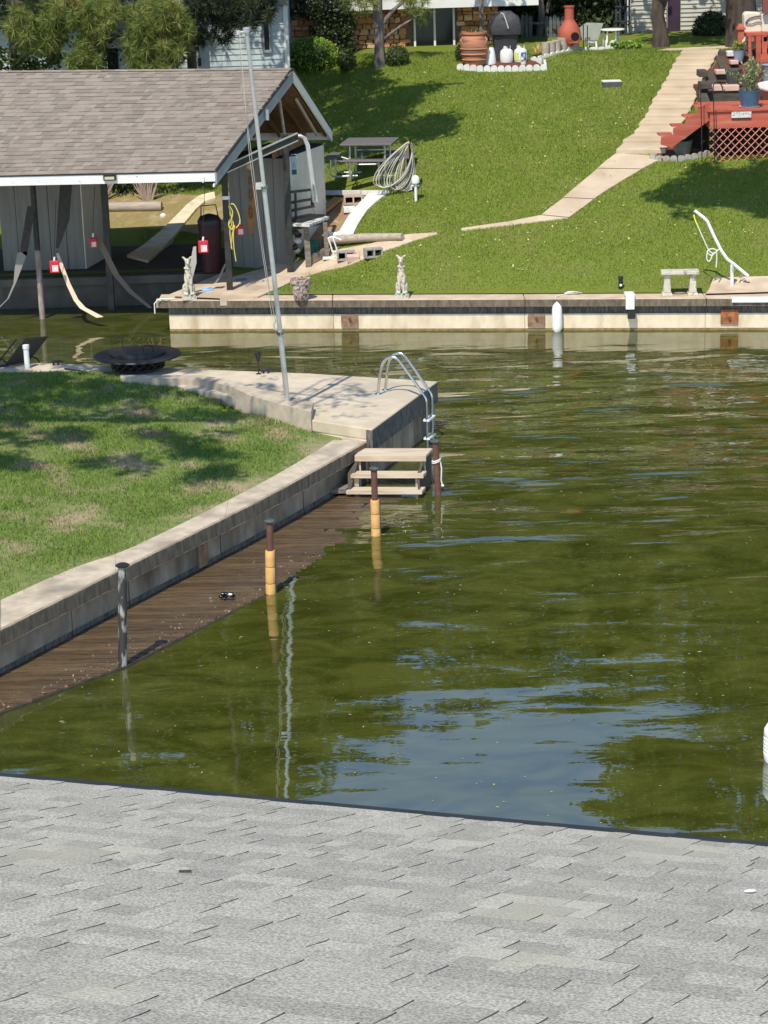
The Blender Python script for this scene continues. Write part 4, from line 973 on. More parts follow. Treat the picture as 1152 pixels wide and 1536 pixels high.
NOGRASS.append([(P.x + .75 * math.cos(a), P.y + .65 * math.sin(a) - .1) for a in [i * PI / 6 for i in range(12)]])
P = G(606, 291); t = thing('garden_hose', 'large coil of pale and grey garden hose hung on a stake', 'hose', P)
top_ = atD(613, 212, P.y + .1)
hm = [M('cream hose', (.62, .55, .40), None, rough=.5), M('grey hose', (.36, .36, .33), None, rough=.5), M('dark green hose', (.07, .09, .06), None, rough=.5)]
for k in range(11):
    m_ = hm[(0, 1, 0, 2, 1, 0, 1, 2, 1, 0, 1)[k]]; w1 = .04 + .012 * k; bx = -.06 - .035 * k; bw = .18 + .006 * k; pts = []
    for i in range(28):
        a = 2 * PI * i / 28; v = (1 - math.cos(a)) / 2      # 0 top, 1 bottom
        x_ = bx * v * 1.6 + math.sin(a) * (w1 + bw * v ** .8) * (1 if math.sin(a) < 0 else 1.0); zt_ = top_.z - .02 * (k % 3); z_ = zt_ + (P.z + .05 + .012 * k - zt_) * v
        pts.append((top_.x + .02 + x_, P.y + .02 * math.sin(5 * a + k) - .014 * (k % 5) + .05, z_))
    mb = MB(); mb.tube(pts, .014, 6, True); mb.build('hose_loop', m_, t)
mb = MB(); mb.tube([(top_.x + .03, P.y + .12, P.z - .1), (top_.x + .03, P.y + .12, top_.z + .06)], .03, 8); mb.tube([(top_.x + .03, P.y + .12, top_.z + .02), (top_.x + .03, P.y - .1, top_.z + .0), (top_.x + .03, P.y - .12, top_.z + .1)], .018, 6); mb.build('stake', black_metal, t)
mb = MB(); h_ = [G(598, 283), G(585, 287), G(572, 289), G(556, 291)]; mb.tube([top_.lerp(h_[0], .75)] + [p + dz * .02 for p in h_], .014, 6); mb.build('hose_tail', M('yellow hose', (.66, .62, .28), None, rough=.5), t)
P = G(624, 302); t = thing('water_tap', 'white capped tap on a short white pipe in front of the hose coil', 'tap', P)
mb = MB(); mb.tube([P - dz * .1, P + dz * .40], .032, 10); mb.build('pipe', white_plastic, t)
mb = MB(); mb.lathe([(.085, .40), (.09, .45), (.085, .52), (.05, .56), (0, .57)], P, 16); mb.build('cover', white_plastic, t)
mb = MB(); mb.tube([P + Vector((-.09, 0, .34)), P + Vector((.08, 0, .34))], .028, 8); mb.tube([P + Vector((-.09, 0, .34)), P + Vector((-.1, -.02, .25))], .022, 8); mb.build('valve', galv, t)
P = G(917, 128); t = thing('utility_box', 'low grey utility box with pale lid set in the lawn', 'box', P)
mb = MB(); mb.box(P + dz * .03, (.44, .3, .12)); mb.build('body', grey_pot, t); mb = MB(); mb.box(P + dz * .105, (.46, .32, .03)); mb.build('lid', white_block, t, bevel=.005)

# ------------------------------------------------------------------ urn bed by the house
def scallop_row(pts, parent, mat, w_=.16, h_=.14):
    P_ = [Vector(p) for p in pts]; L = sum((b - a).length for a, b in zip(P_[:-1], P_[1:])); n = max(2, int(L / w_)); out = []
    for i in range(n):
        d = (i + .5) * L / n
        for a, b in zip(P_[:-1], P_[1:]):
            l = (b - a).length
            if d <= l: c = a.lerp(b, d / l); dr = (b - a).normalized(); break
            d -= l
        x = Vector((dr.x, dr.y, 0)).normalized(); nn = Vector((x.y, -x.x, 0)) * .05; hw = w_ * .49; z0 = Vector((0, 0, -.1)); z1 = Vector((0, 0, h_ * .6))
        arc = [c + x * (hw * math.cos(t_)) + Vector((0, 0, h_ * .6 + .4 * h_ * math.sin(t_))) for t_ in (0, PI / 4, PI / 2, 3 * PI / 4, PI)]
        mb = MB(); mb.slab([c - x * hw + z0, c + x * hw + z0] + arc, nn); mb.build('scallop', mat, parent)
bed = [G(x, y) for x, y in ((686, 104), (722, 107), (770, 107), (817, 105), (815, 98), (796, 93))]
t = thing('scalloped_edging', 'white scalloped edging around the mulch bed under the big clay urn', 'edging', bed[1]); scallop_row(bed, t, white_block, .17, .15)
strip('mulch_bed', g((688, 102), (694, 95)), g((814, 103), (800, 92)), mulch, .05, 6)
P = G(712, 101); t = thing('clay_urn', 'tall terracotta urn with sooty bands and a wide rim', 'urn', P); k = mpp(P)
prof = [(13, 0), (14, 1), (17, 10), (20, 24), (20.5, 36), (19, 43), (17, 46.5), (19.5, 48), (19.5, 51), (17, 51), (16, 46), (0, 45)]
mb = MB(); mb.lathe([(r * k, z * k * 1.03) for r, z in prof], P, 32); mb.build('body', terra_band, t)
for zz in (12, 20, 28): mb = MB(); mb.tube([P + Vector((math.cos(a) * (18.3 + (zz - 12) * .14) * k, math.sin(a) * (18.3 + (zz - 12) * .14) * k, zz * k)) for a in [2 * PI * i / 24 for i in range(24)]], .018, 6, True); mb.build('ring', terracotta, t)
for a0 in (-.6, 3.6):
    mb = MB(); c = Vector((math.cos(a0), math.sin(a0), 0)); mb.tube([P + c * (19 * k) + dz * 45 * k, P + c * (22 * k) + dz * 41 * k, P + c * (20 * k) + dz * 35 * k], .022, 8); mb.build('handle', terracotta, t)
Vl, Fl = leaves(clump_pts([P + dz * 52 * k], .22, 60, .4), .07); fast('plant', Vl, Fl, leaf_oak, t)
P = G(760, 96) + Vector((0, .3, 0)); k = mpp(P); t = thing('covered_grill', 'barbecue grill under a black fabric cover with grey piping', 'grill', P)
mb = MB(); yb = P.y
sec = [(-20, 18, 0, .26), (-20, 18, 40, .26), (-25, 24, 43, .34), (-26, 25, 54, .34), (-19, 20, 68, .26), (-8, 8, 76, .18)]
V = []; 
for xa, xb, z_, dp in sec:
    for i in range(16):
        a = 2 * PI * i / 16; cx, rx_ = (xa + xb) / 2, (xb - xa) / 2; c_, s_ = math.cos(a), math.sin(a); sq = lambda v: math.copysign(abs(v) ** .45, v)
        V.append((P.x + (cx + rx_ * sq(c_)) * k + rnd.uniform(-.015, .015), yb + dp * sq(s_) + .012 * math.sin(9 * a) + rnd.uniform(-.01, .01), P.z + z_ * k))
F = [(i * 16 + j, i * 16 + (j + 1) % 16, (i + 1) * 16 + (j + 1) % 16, (i + 1) * 16 + j) for i in range(5) for j in range(16)] + [tuple(range(80, 96))]
mb.add(V, F); mb.smooth = True; mb.build('cover', M('black cover fabric', (.018, .018, .02), (.03, .03, .033), 6, .6, .02, 5), t)
mb = MB(); mb.tube([P + Vector((x * k, -.36, z * k)) for x, z in ((-8, 75), (-4, 73), (0, 62), (3, 52))], .012, 6); mb.build('piping', white_rope, t)
def tank(px, py, label, sc=1.0, kind=0):
    P = G(px, py); t = thing('propane_tank', label, 'propane tank', P, group=None)
    mb = MB(); mb.lathe([(.10, 0), (.11, .02), (.15, .04), (.165 * sc, .09), (.165 * sc, .27), (.15 * sc, .33), (.09, .37), (.03, .38)], P, 22); mb.build('body', white_paint, t)
    mb = MB()
    for a in (.2, 2.4, 4.2):
        mb.slab([P + Vector((math.cos(a + u) * .10, math.sin(a + u) * .10, .33 + (.12 if abs(u) < .4 else .02))) for u in (-.5, -.3, 0, .3, .5)] + [P + Vector((math.cos(a + u) * .10, math.sin(a + u) * .10, .33)) for u in (.5, -.5)], (0, .01, 0))
    mb.build('collar', white_paint, t); mb = MB(); mb.tube([P + dz * .36, P + dz * .43], .03, 8); mb.build('valve', galv, t)
    if kind:
        for u0, u1, m_ in ((-2.7, -1.9, M('yellow green label', (.55, .68, .12), None)), (-1.6, -.7, M('blue label', (.03, .14, .42), None))):
            V = []; n = 6
            for i in range(n + 1):
                a = u0 + (u1 - u0) * i / n
                for z_ in (.09, .28): V.append(P + Vector((math.cos(a) * .168, math.sin(a) * .168, z_)))
            mb = MB(); mb.add(V, [(2 * i, 2 * i + 2, 2 * i + 3, 2 * i + 1) for i in range(n)]); mb.build('label', m_, t)
        mb = MB(); c = P + Vector((math.cos(-1.1) * .172, math.sin(-1.1) * .172, .2)); mb.tube([c + Vector((.02, 0, .03)), c + Vector((-.02, 0, .03)), c + Vector((-.02, 0, 0)), c + Vector((.02, 0, 0)), c + Vector((.02, 0, -.04)), c + Vector((-.02, 0, -.04))], .009, 6); mb.build('logo', white_plastic, t)
tank(760, 96, 'plain white propane tank standing before the black grill cover')
tank(781, 95, 'white propane tank with yellow green and blue label', 1.0, 1)
P = G(735, 97); mb = MB(); mb.lathe([(.16, 0), (.165, .03), (.13, .3), (.10, .42), (0, .43)], (0, 0, 0), 14); solo('white_canister', mb, white_plastic, P, 'white tapered canister between the clay urn and the grill cover', 'canister')
P = G(785, 104); t = thing('rabbit_statue', 'small grey stone animal figure on the scalloped edging', 'statue', P)
mb = MB(); mb.box(P + dz * .03, (.16, .12, .05)); mb.ball(P + dz * .13, (.07, .06, .09)); mb.ball(P + Vector((-.02, -.02, .24)), (.045, .05, .045)); mb.tube([P + Vector((-.04, 0, .26)), P + Vector((-.05, 0, .33))], .014, 6); mb.tube([P + Vector((0, 0, .27)), P + Vector((.0, 0, .34))], .014, 6)
o = mb.build('body', statue_mat, t); r = o.modifiers.new('remesh', 'REMESH'); r.mode = 'VOXEL'; r.voxel_size = .012; r.use_smooth_shade = True
# agave, border logs, chiminea
P = G(806, 83); t = thing('dry_plant', 'dry straw coloured spiky plant beside the propane tanks', 'plant', P)
V = []; 
for i in range(70):
    a = rnd.uniform(0, 2 * PI); e = rnd.uniform(.25, 1.3); L = rnd.uniform(.25, .42); d = Vector((math.cos(a) * math.cos(e), math.sin(a) * math.cos(e), math.sin(e))); s_ = d.cross(dz).normalized() * .016
    V += [P - s_, P + s_, P + d * L + Vector((0, 0, -.1 * math.cos(e)))]
fast('blades', V, np.arange(len(V)).reshape(-1, 3), M('straw leaves', (.55, .38, .13), (.66, .52, .24), 9, .8, rand=.3), t)
t = thing('stone_border', 'row of short pale upright logs edging the raised bed', 'border', G(830, 80))
for i, (x, y, h, w_) in enumerate([(818, 82, .3, .11), (826, 81, .31, .12), (834, 80, .33, .12), (843, 78, .36, .14), (853, 77, .36, .15), (862, 77, .3, .12)]):
    P = G(x, y); mb = MB(); mb.tube([P - dz * .05, P + Vector((.01, 0, h))], w_, 10); mb.build('log', wood_log, t)
t = thing('bed_edging', 'pale curved edging at the top of the lawn below the clay chimenea', 'edging', G(860, 77)); P_ = [G(x, y) for x, y in ((806, 90), (825, 84), (850, 79), (866, 76), (905, 75), (955, 73))]
scallop_row(P_, t, white_block, .2, .09)
P = G(856, 79) + Vector((0, .35, 0)); k = mpp(P); t = thing('chimenea', 'red clay chimenea with a dark fire mouth and tall neck', 'chimenea', P)
mb = MB(); mb.lathe([(r * k, z * k) for r, z in ((8, 6), (12, 9), (16, 16), (17.5, 24), (16, 33), (11, 41), (7.5, 46), (7, 48), (7, 64), (8, 65), (8, 67), (5.5, 67), (5, 60), (0, 58))], P, 28); mb.build('body', chim_mat, t)
c = P + Vector((6 * k, -14.5 * k, 23 * k)); mb = MB(); mb.tube([c + Vector((0, .12, 0)), c + Vector((.015, -.06, 0))], 8.3 * k, 20); mb.build('mouth_rim', chim_mat, t)
mb = MB(); mb.tube([c + Vector((.01, 0, 0)), c + Vector((.016, -.066, 0))], 6.5 * k, 20); mb.build('mouth', dark_opening, t)
mb = MB(); mb.box(c + Vector((0, -.04, -8.5 * k)), (17 * k, .12, .03)); mb.build('hearth_lip', chim_mat, t)
for a in (.5, 2.6, 4.7): mb = MB(); mb.beam(P + Vector((math.cos(a) * .2, math.sin(a) * .2, 0)), P + Vector((math.cos(a) * .13, math.sin(a) * .13, .16)), .03, .03); mb.build('leg', black_metal, t)
# covered chair, table, small chair, hosta
P = G(886, 76) + Vector((0, .2, 0)); k = mpp(P); D = P.y; t = thing('covered_chair', 'white garden chair draped with a grey green cover', 'chair', P)
mb = MB(); mb.slab([atD(x, y, D + dd) for x, y, dd in ((880, 34, .4), (905, 35, .4), (897, 60, -.15), (870, 60, -.1), (869, 42, .2))], (0, .06, 0)); mb.build('cover', M('grey green cover', (.20, .22, .18), (.25, .27, .22), 5, .9, .01, 8), t)
mb = MB(); mb.slab([atD(x, y, D - .1) for x, y in ((880, 60), (896, 60), (896, 64), (880, 64))], (0, .35, 0)); mb.build('seat', white_plastic, t)
for x, dd in ((881, -.1), (894, -.1), (882, .3), (896, .3)): mb = MB(); mb.beam(atD(x, 62, D + dd), atD(x + 1, 76, D + dd), .045, .05, (0, 1, 0)); mb.build('leg', white_plastic, t)
px_tube([(875, 74), (875, 38), (881, 38), (881, 74)], D - .25, .014, black_metal, thing('iron_stand', 'thin black iron stand in front of the covered chair', 'stand', G(878, 78)), 'frame', smooth=False)
P = G(920, 74) + Vector((0, .3, 0)); D = P.y; c = atD(919, 44, D); t = thing('garden_table', 'round white plastic garden table on slender legs', 'table', P)
mb = MB(); mb.lathe([(.29, 0), (.31, .015), (.31, .035), (.29, .045), (0, .045)], c - dz * .03, 24); mb.build('table_top', white_plastic, t)
for x, dd in ((905, .1), (924, -.15), (928, .15), (911, -.15)): mb = MB(); mb.tube([atD(x, 47, D + dd), atD(x - 1, 73, D + dd)], .022, 8); mb.build('leg', white_plastic, t)
P = G(913, 75) + Vector((0, .1, 0)); D = P.y; t = thing('small_chair', 'small white reclined plastic chair beneath the round table', 'chair', P)
mb = MB(); mb.slab([atD(x, y, D) for x, y in ((913, 70), (918, 61), (923, 61), (922, 68), (917, 73), (908, 73), (908, 62), (911, 62))], (0, .25, 0)); mb.build('shell', white_plastic, t)
P = G(938, 74); t = thing('hosta_plant', 'leafy pale green clump at the corner of the white house', 'plant', P)
C = clump_pts([P + Vector((x, 0, .10)) for x in (-.25, -.1, .05, .2, .32)], .2, 60, .6); C[:, 2] = np.maximum(C[:, 2], P.z + .02); Vl, Fl = leaves(C, .12, .6, .2, 1.5); fast('leaves', Vl, Fl, leaf_lime, t)

# ------------------------------------------------------------------ red deck, pots and terraces (right)
P = G(1064, 243); D0 = P.y; k = mpp(P); zt = atD(1064, 166, D0).z; zb = P.z
deck = thing('red_deck', 'red stained timber deck with diamond lattice skirt at the right edge', 'deck', P)
xe = P.x + 4.2
mb = MB(); 
for i in range(13):
    y0 = D0 - .04 + i * .145; mb = MB(); mb.box(((P.x + xe) / 2 - .03, y0 + .07, zt - .015), (xe - P.x + .06, .138, .03)); mb.build('deck_board', red_stain, deck)
mb = MB(); mb.box(((P.x + xe) / 2, D0 + .02, zt - .215), (xe - P.x, .04, .37)); mb.build('fascia_board', red_stain, deck, bevel=.004)
mb = MB(); mb.box((P.x + .02, D0 + .95, zt - .215), (.04, 1.8, .37)); mb.build('fascia_board', red_stain, deck)
hl = zt - .40 - zb + .05; zl = zb - .05
def lat(x0, z0, x1, z1, y, m_):
    mb = MB(); mb.beam((x0, y, z0), (x1, y, z1), .010, .042, (0, 1, 0)); mb.build('lattice_slat', m_, deck)
stp = .178; n = int((4.2 + hl) / stp)
for i in range(-int(hl / stp) - 1, int(4.2 / stp) + 1):
    for sgn, yy_ in ((1, D0 + .005), (-1, D0 + .017)):
        if sgn == 1: xa, xb = P.x + i * stp, P.x + i * stp + hl; za, zb_ = zl, zl + hl
        else: xa, xb = P.x + i * stp, P.x + i * stp + hl; za, zb_ = zl + hl, zl
        if xb <= P.x or xa >= xe: continue
        s0 = max(0, (P.x - xa) / hl); s1 = min(1, (xe - xa) / hl)
        if s1 - s0 < .03: continue
        lat(xa + hl * s0, za + (zb_ - za) * s0, xa + hl * s1, za + (zb_ - za) * s1, yy_, lattice_red)
mb = MB(); mb.box(((P.x + xe) / 2 + .1, D0 + .5, zb + .4), (xe - P.x - .3, .5, .9)); mb.build('shade_block', dark_opening, deck)  # black block added for the shade behind the lattice
# plaque with faint worn letter-like marks
c = atD(1112, 171, D0 - .02); t = thing('worn_plaque', 'worn white plaque with faded dark marks on the red deck fascia', 'sign', c)
mb = MB(); mb.box(c, (.44, .02, .17)); mb.build('panel', M('worn white board', (.66, .64, .60), (.40, .39, .36), 26, .8, lo=.5, hi=.62), t)
for i in range(6): mb = MB(); x_ = c.x - .16 + i * .062; mb.beam((x_, c.y - .012, c.z + .055 * rnd.uniform(.4, 1)), (x_ + rnd.uniform(-.02, .03), c.y - .012, c.z - .04 * rnd.uniform(0, 1)), .003, .014, (0, 1, 0)); mb.build('mark', grey_pot, t)
mb = MB(); mb.box(c - dz * .09, (.44, .03, .016)); mb.build('lower_edge', dark_opening, t)
# stairs running down to the left
st = thing('deck_stairs', 'four red wooden steps descending left from the deck', 'stairs', G(1000, 222))
pts = [(1064, 152), (1046, 166), (1046, 170), (1028, 180), (1028, 187), (1010, 192), (1010, 203), (992, 205), (991, 217), (1008, 222), (1015, 216), (1030, 205), (1064, 181)]
for dd in (0, .34):
    mb = MB(); mb.slab([atD(x, y, D0 + .06 + dd) for x, y in pts], (0, .045, 0)); mb.build('stringer', red_stain, st)
for a, b in (((1064, 153), (1045, 166)), ((1046, 169), (1028, 180)), ((1028, 186), (1010, 193)), ((1010, 202), (991, 206))):
    A, B = atD(*a, D0), atD(*b, D0); zz = (A.z * .3 + B.z * .7)
    mb = MB(); mb.prism([(B.x - .02, D0 + .11), (A.x, D0 + .11), (A.x, D0 + .50), (B.x - .02, D0 + .50)], zz - .0, zz + .035); mb.build('tread', red_stain, st)
mb = MB(); mb.slab([atD(x, y, D0 + .6) for x, y in ((1062, 182), (1030, 206), (1016, 218), (1062, 226))], (0, .02, 0)); mb.build('dark_gap', dark_opening, st)  # black sheet put in for the shade beneath the stairs
strip('mulch_bed', g((984, 236), (990, 219)), g((1064, 234), (1066, 222)), mulch, .03, 8)
t = thing('scalloped_edging', 'grey scalloped edging around the mulch at the foot of the deck stairs', 'edging', G(1000, 238)); scallop_row([G(x, y) for x, y in ((975, 238), (990, 241), (1020, 241), (1045, 237), (1064, 232))], t, grey_block, .15, .12)
def pot(px, py, rt_, rb, h, mat, label, plant=None, saucer=None, rib=0, pm=None, D=None):
    P = G(px, py) if D is None else atD(px, py, D); t = thing('plant_pot', label, 'plant pot', P)
    prof = [(rb, .0), (rb * 1.02, .01)]
    for i in range(1, 9):
        u = i / 9; prof.append((rb + (rt_ - rb) * u ** .8 + (.006 * (i % 2) if rib else 0), h * u))
    prof += [(rt_ * 1.03, h * .96), (rt_ * 1.03, h), (rt_ * .93, h), (rt_ * .9, h * .9), (0, h * .88)]
    mb = MB(); mb.lathe(prof, P, 26); mb.build('body', mat, t)
    if saucer: mb = MB(); mb.lathe([(rb * 1.1, -.01), (rb * 1.35, .03), (rb * 1.3, .03), (rb, .005)], P, 22); mb.build('saucer', saucer, t)
    if plant: plant(P, t)
    return t
def leggy(P, t, h0=.38, n=26, sp=.50, hh=.74, m_=leaf_pale):
    C = []
    for i in range(n):
        a = rnd.uniform(0, 2 * PI); r_ = rnd.uniform(.1, 1) * sp; e = P + Vector((math.cos(a) * r_, math.sin(a) * r_ * .6, h0 + hh * rnd.uniform(.5, 1))); s_ = P + Vector((math.cos(a) * .05, math.sin(a) * .05, h0 - .04))
        mid = s_.lerp(e, .5) + Vector((0, 0, .06)); mb = MB(); mb.tube([s_, mid, e], [.012, .009, .006], 5); mb.build('stem', M('green stem', (.22, .22, .12), None), t)
        for k_ in range(16): q = s_.lerp(mid, rnd.random()) if rnd.random() < .25 else mid.lerp(e, rnd.random() * 1.05); C.append(q + Vector((rnd.gauss(0, .03), rnd.gauss(0, .03), rnd.gauss(0, .03))))
    Vl, Fl = leaves(np.array(C), .085, .42, .3, .6); fast('leaves', Vl, Fl, m_, t)
dk = atz(1124, 161, zt)
t = pot(1124, 161, .25, .17, .38, blue_pot, 'blue glazed pot with a leggy green plant on the red deck', leggy, white_block, 1, D=dk.y)
dk = G(1024, 233); pot(1024, 233, .215, .155, .33, pebble_pot, 'dimpled grey green pot in the mulch below the deck stairs', None, pink_stone)
# terraces: stacked dark timbers with pink caps climbing right of the steps
dark_timber = M('dark terrace timber', (.045, .036, .028), (.10, .082, .065), 7, .9, .004, 40, stretch=(.5, 3, 3))
strip('mulch_bed', g((1050, 160), (1056, 130), (1066, 108), (1076, 92), (1082, 78)), g((1180, 160), (1180, 130), (1180, 108), (1180, 92), (1180, 80)), mulch, .02, 14)
def timber(x0, y0, x1, y1, h, D, par, n=1, mat=None):
    for i in range(n):
        a = atD(x0, y0 + h * (i + .5) / n, D); b = atD(x1, y1 + h * (i + .5) / n, D); mb = MB(); mb.beam(a, b, .22, h / n / 60 * .96); mb.build('timber', mat or dark_timber, par, bevel=.01)
terr = [(1052, 134, 1140, 139, 17, 51.9, 2, 'timber_terrace', 'lowest weathered timber terrace wall right behind the red deck stairs'),
        (1063, 108, 1130, 112, 14, 53.6, 2, 'timber_terrace', 'middle dark timber terrace wall with a pink capstone'),
        (1078, 76, 1140, 80, 26, 55.6, 3, 'timber_terrace', 'upper dark timber terrace wall beside the top of the steps')]
for x0, y0, x1, y1, h, D, n, nm, lab in terr:
    a = atD(x0, y0 + h, D); t = thing(nm, lab, 'retaining wall', a); timber(x0, y0, x1, y1, h, D, t, n)
    mb = MB(); A, B = atD(x0, y0 + h * .5, D), atD(x0, y0 + h * .5, D - 1.4); mb.beam(A, Vector((A.x - .05, A.y - 1.5, A.z - .3)), .2, .22); mb.build('side_timber', dark_timber, t)
    mb = MB(); q0 = atD(x0 + 2, y0 + 2, D); mb.prism([(q0.x, D), (q0.x + 3, D), (q0.x + 3, D + 2.2), (q0.x, D + 2.2)], q0.z - .5, q0.z + .0); mb.build('mulch_fill', mulch, t)
def stone(x0, y0, x1, y1, D, mat, lab, dep=.3, nm='capstone'):
    a, b = atD(x0, y1, D), atD(x1, y0, D); t = thing(nm, lab, 'stone', (a.x, a.y, a.z)); mb = MB(); mb.box(((a.x + b.x) / 2, D + dep / 2, (a.z + b.z) / 2), (b.x - a.x, dep, b.z - a.z)); mb.build('block', mat, t, bevel=.012)
stone(1062, 128, 1084, 137, 51.75, pink_stone, 'pink capstone at the left end of the lowest terrace')
stone(1085, 128, 1109, 137, 51.75, pink_stone, 'pink capstone left of the blue glazed pot on the lowest terrace')
stone(1074, 105, 1090, 112, 53.4, pink_stone, 'pink capstone left of the black pot on the middle terrace')
stone(1091, 77, 1102, 85, 55.3, white_block, 'white block on the upper timber terrace')
stone(1120, 78, 1129, 85, 55.3, white_block, 'white block on the upper timber terrace half behind the plant')
stone(1096, 91, 1108, 97, 54.6, pink_stone, 'small pink stone lying in mulch between the upper terraces')
stone(1049, 106, 1062, 116, 52.9, dark_timber, 'dark timber end projecting over the steps at the middle terrace', .5, 'timber_end')
stone(1051, 124, 1068, 134, 51.6, dark_timber, 'dark timber end projecting over the steps at the lowest terrace', .5, 'timber_end')
pot(1100, 127, .20, .13, .36, grey_pot, 'dark grey pot standing on the middle terrace', None, pink_stone, D=52.4)
def tuft(P, t): Vl, Fl = leaves(clump_pts([P + dz * .42], .17, 130, .8), .06); fast('leaves', Vl, Fl, leaf_lime, t)
pot(1108, 92, .14, .1, .26, M('pale blue grey pot', (.22, .27, .33), None, rough=.5), 'small blue grey pot with round green plant on the upper terrace', tuft, D=54.9)
P = G(1150, 128); mb = MB(); mb.lathe([(.12, 0), (.14, .4), (.16, .42), (.14, .44), (0, .44)]); solo('grey_bin', mb, M('blue grey plastic', (.25, .3, .34), None, rough=.5), atD(1152, 124, 53.2), 'blue grey bin behind the red upright at the right edge', 'bin')
# shepherd hooks
for x, y0, y1, hk, lab in ((1050, 250, 126, -1, 'black lantern stake standing left of the lowest terrace'), (1070, 245, 122, 1, 'black shepherd hook with curved arm beside the red deck corner')):
    Dq = D0 - .25; t = thing('shepherd_hook', lab, 'hook', atD(x + 2, y0 - 6, Dq))
    if hk > 0: px_tube([(x + 2, 243), (x + 1, 180), (x, 140), (x, 128), (x + 6, 123), (x + 12, 128), (x + 15, 138), (x + 17, 134)], Dq, .012, black_metal, t, 'rod')
    else:
        px_tube([(x + 3, 243), (x + 2, 180), (x + 1, 146)], Dq, .011, black_metal, t, 'rod')
        for dx in (-3, 1): px_tube([(x + dx, 144), (x + dx, 128)], Dq, .01, black_metal, t, 'cage_bar', smooth=False)
        px_tube([(x - 4, 128), (x - 1, 124), (x + 2, 128)], Dq, .012, black_metal, t, 'cage_top', smooth=False)
# red bar structure at top right
D = 55.0; bar = thing('red_pergola', 'red timber bar counter and uprights behind the terraces', 'pergola', atD(1118, 90, D))
for x0, y0, x1, y1, w_, nm in ((1116, 52, 1175, 47, .9, 'counter'),):
    A, B = atD(x0, y0, D), atD(x1, y1, D); mb = MB(); mb.prism([(A.x, A.y), (B.x, B.y), (B.x, B.y + w_), (A.x, A.y + w_)], A.z - .03, A.z + .04); mb.build('counter', red_stain, bar)
for x, ya, yb_, w_ in ((1124, 54, 86, .07), (1137, 54, 92, .12), (1146, 54, 92, .12), (1141, 90, 128, .14), (1128, 55, 62, .08), (1147, 55, 62, .08)):
    mb = MB(); mb.beam(atD(x, ya, D + .02), atD(x + .5, yb_, D + .02), w_, .1, (0, 1, 0)); mb.build('upright', red_stain, bar)
mb = MB(); mb.beam(atD(1140, 88, D - .04), atD(1175, 86, D - .04), .1, .2); mb.build('rail', red_stain, bar)
mb = MB(); mb.beam(atD(1148, 20, D), atD(1147, -60, D), .14, .14, (0, 1, 0)); mb.build('upright', M('dull red post', (.18, .07, .05), None), bar)
mb = MB(); a = atD(1111, 66, D - .1); b = atD(1111, 44, D - .1); mb.beam(a, b, .15, .15, (0, 1, 0)); mb.box(b + dz * .02, (.22, .22, .05)); mb.box(b + dz * .09, (.17, .17, .09), taper=.6); mb.build('capped_post', red_stain, bar, bevel=.006)
def cushion(pts, D, label, nm='canvas_cushion', dep=.35, m_=None):
    t = thing(nm, label, 'cushion' if nm != 'towel' else 'towel', atD(*pts[0], D)); mb = MB(); mb.slab([atD(x, y, D) for x, y in pts], (0, dep, 0)); o = mb.build('cloth', m_ or canvas, t, bevel=.04); return t
t = cushion([(1117, 50), (1116, 22), (1120, 18), (1141, 19), (1143, 49)], D + .15, 'cream canvas bag with dark cord on the red counter')
px_tube([(1118, 35), (1124, 28), (1134, 25), (1142, 24)], D + .12, .014, black_metal, t, 'cord'); px_tube([(1119, 36), (1128, 36), (1136, 33), (1143, 35)], D + .12, .011, black_metal, t, 'cord')
cushion([(1143, 49), (1142, 24), (1160, 18), (1165, 48)], D + .1, 'plain cream canvas cushion at the right edge of the red counter')
cushion([(1137, 126), (1143, 124), (1165, 120), (1165, 140), (1150, 137), (1139, 134)], D0 + 1.7, 'white towel draped behind the blue glazed pot on the deck', 'towel', .2, white_plastic)
mb = MB(); mb.slab([atD(x, y, 54.8) for x, y in ((1113, 62), (1118, 55), (1118, 60), (1114, 66))], (0, .1, 0)); t = thing('garden_glove', 'small cream glove hanging on the red capped post', 'glove', atD(1115, 62, 54.8)); mb.build('cloth', canvas, t)
stone(1117, 62, 1130, 76, 55.15, pink_stone, 'rough pink stone under the red counter', .2, 'rock')
# ------------------------------------------------------------------ near shore objects
A, B = atz(435, 630, .62), atD(370, 48, 32.3)
t = thing('flagpole', 'leaning bare galvanised flagpole with slack halyard at the curb end', 'flagpole', A)
mb = MB(); mb.tube([A - dz * .2, A.lerp(B, .24), A.lerp(B, .245), A.lerp(B, .62), A.lerp(B, .625), B], [.043, .042, .037, .036, .031, .029], 14); mb.build('pole', galv, t)
for u in (.24, .62): mb = MB(); mb.tube([A.lerp(B, u - .004), A.lerp(B, u + .004)], .056, 12); mb.build('collar', steel, t)
mb = MB(); mb.tube([A - dz * .05, A.lerp(B, .03)], .062, 12); mb.build('rusty_foot', rust_pipe, t)
mb = MB(); mb.tube([B - dz * .0, B + (B - A).normalized() * .06], .05, 10); mb.tube([B + Vector((0, 0, .0)), B + Vector((-.10, -.02, .0))], .02, 8); mb.tube([B + Vector((-.12, -.02, -.03)), B + Vector((-.12, -.02, .03))], .03, 8); mb.build('truck', galv, t)
q = [B + Vector((-.12, -.02, 0))] + [A.lerp(B, u) + Vector((-.14 + w_, -.03, 0)) for u, w_ in ((.85, .0), (.7, .01), (.5, .02), (.35, .05), (.27, .09))]
mb = MB(); mb.tube(q, .006, 6); mb.build('halyard', M('faded halyard', (.34, .26, .22), (.5, .45, .40), 2, .9, stretch=(1, 1, 1)), t)
q = [B + Vector((-.10, -.04, 0))] + [A.lerp(B, u) + Vector((-.20 + w_, -.05, 0)) for u, w_ in ((.7, .04), (.5, .06), (.33, .09), (.25, .12))]
mb = MB(); mb.tube(q, .0035, 5); mb.build('halyard', white_rope, t)
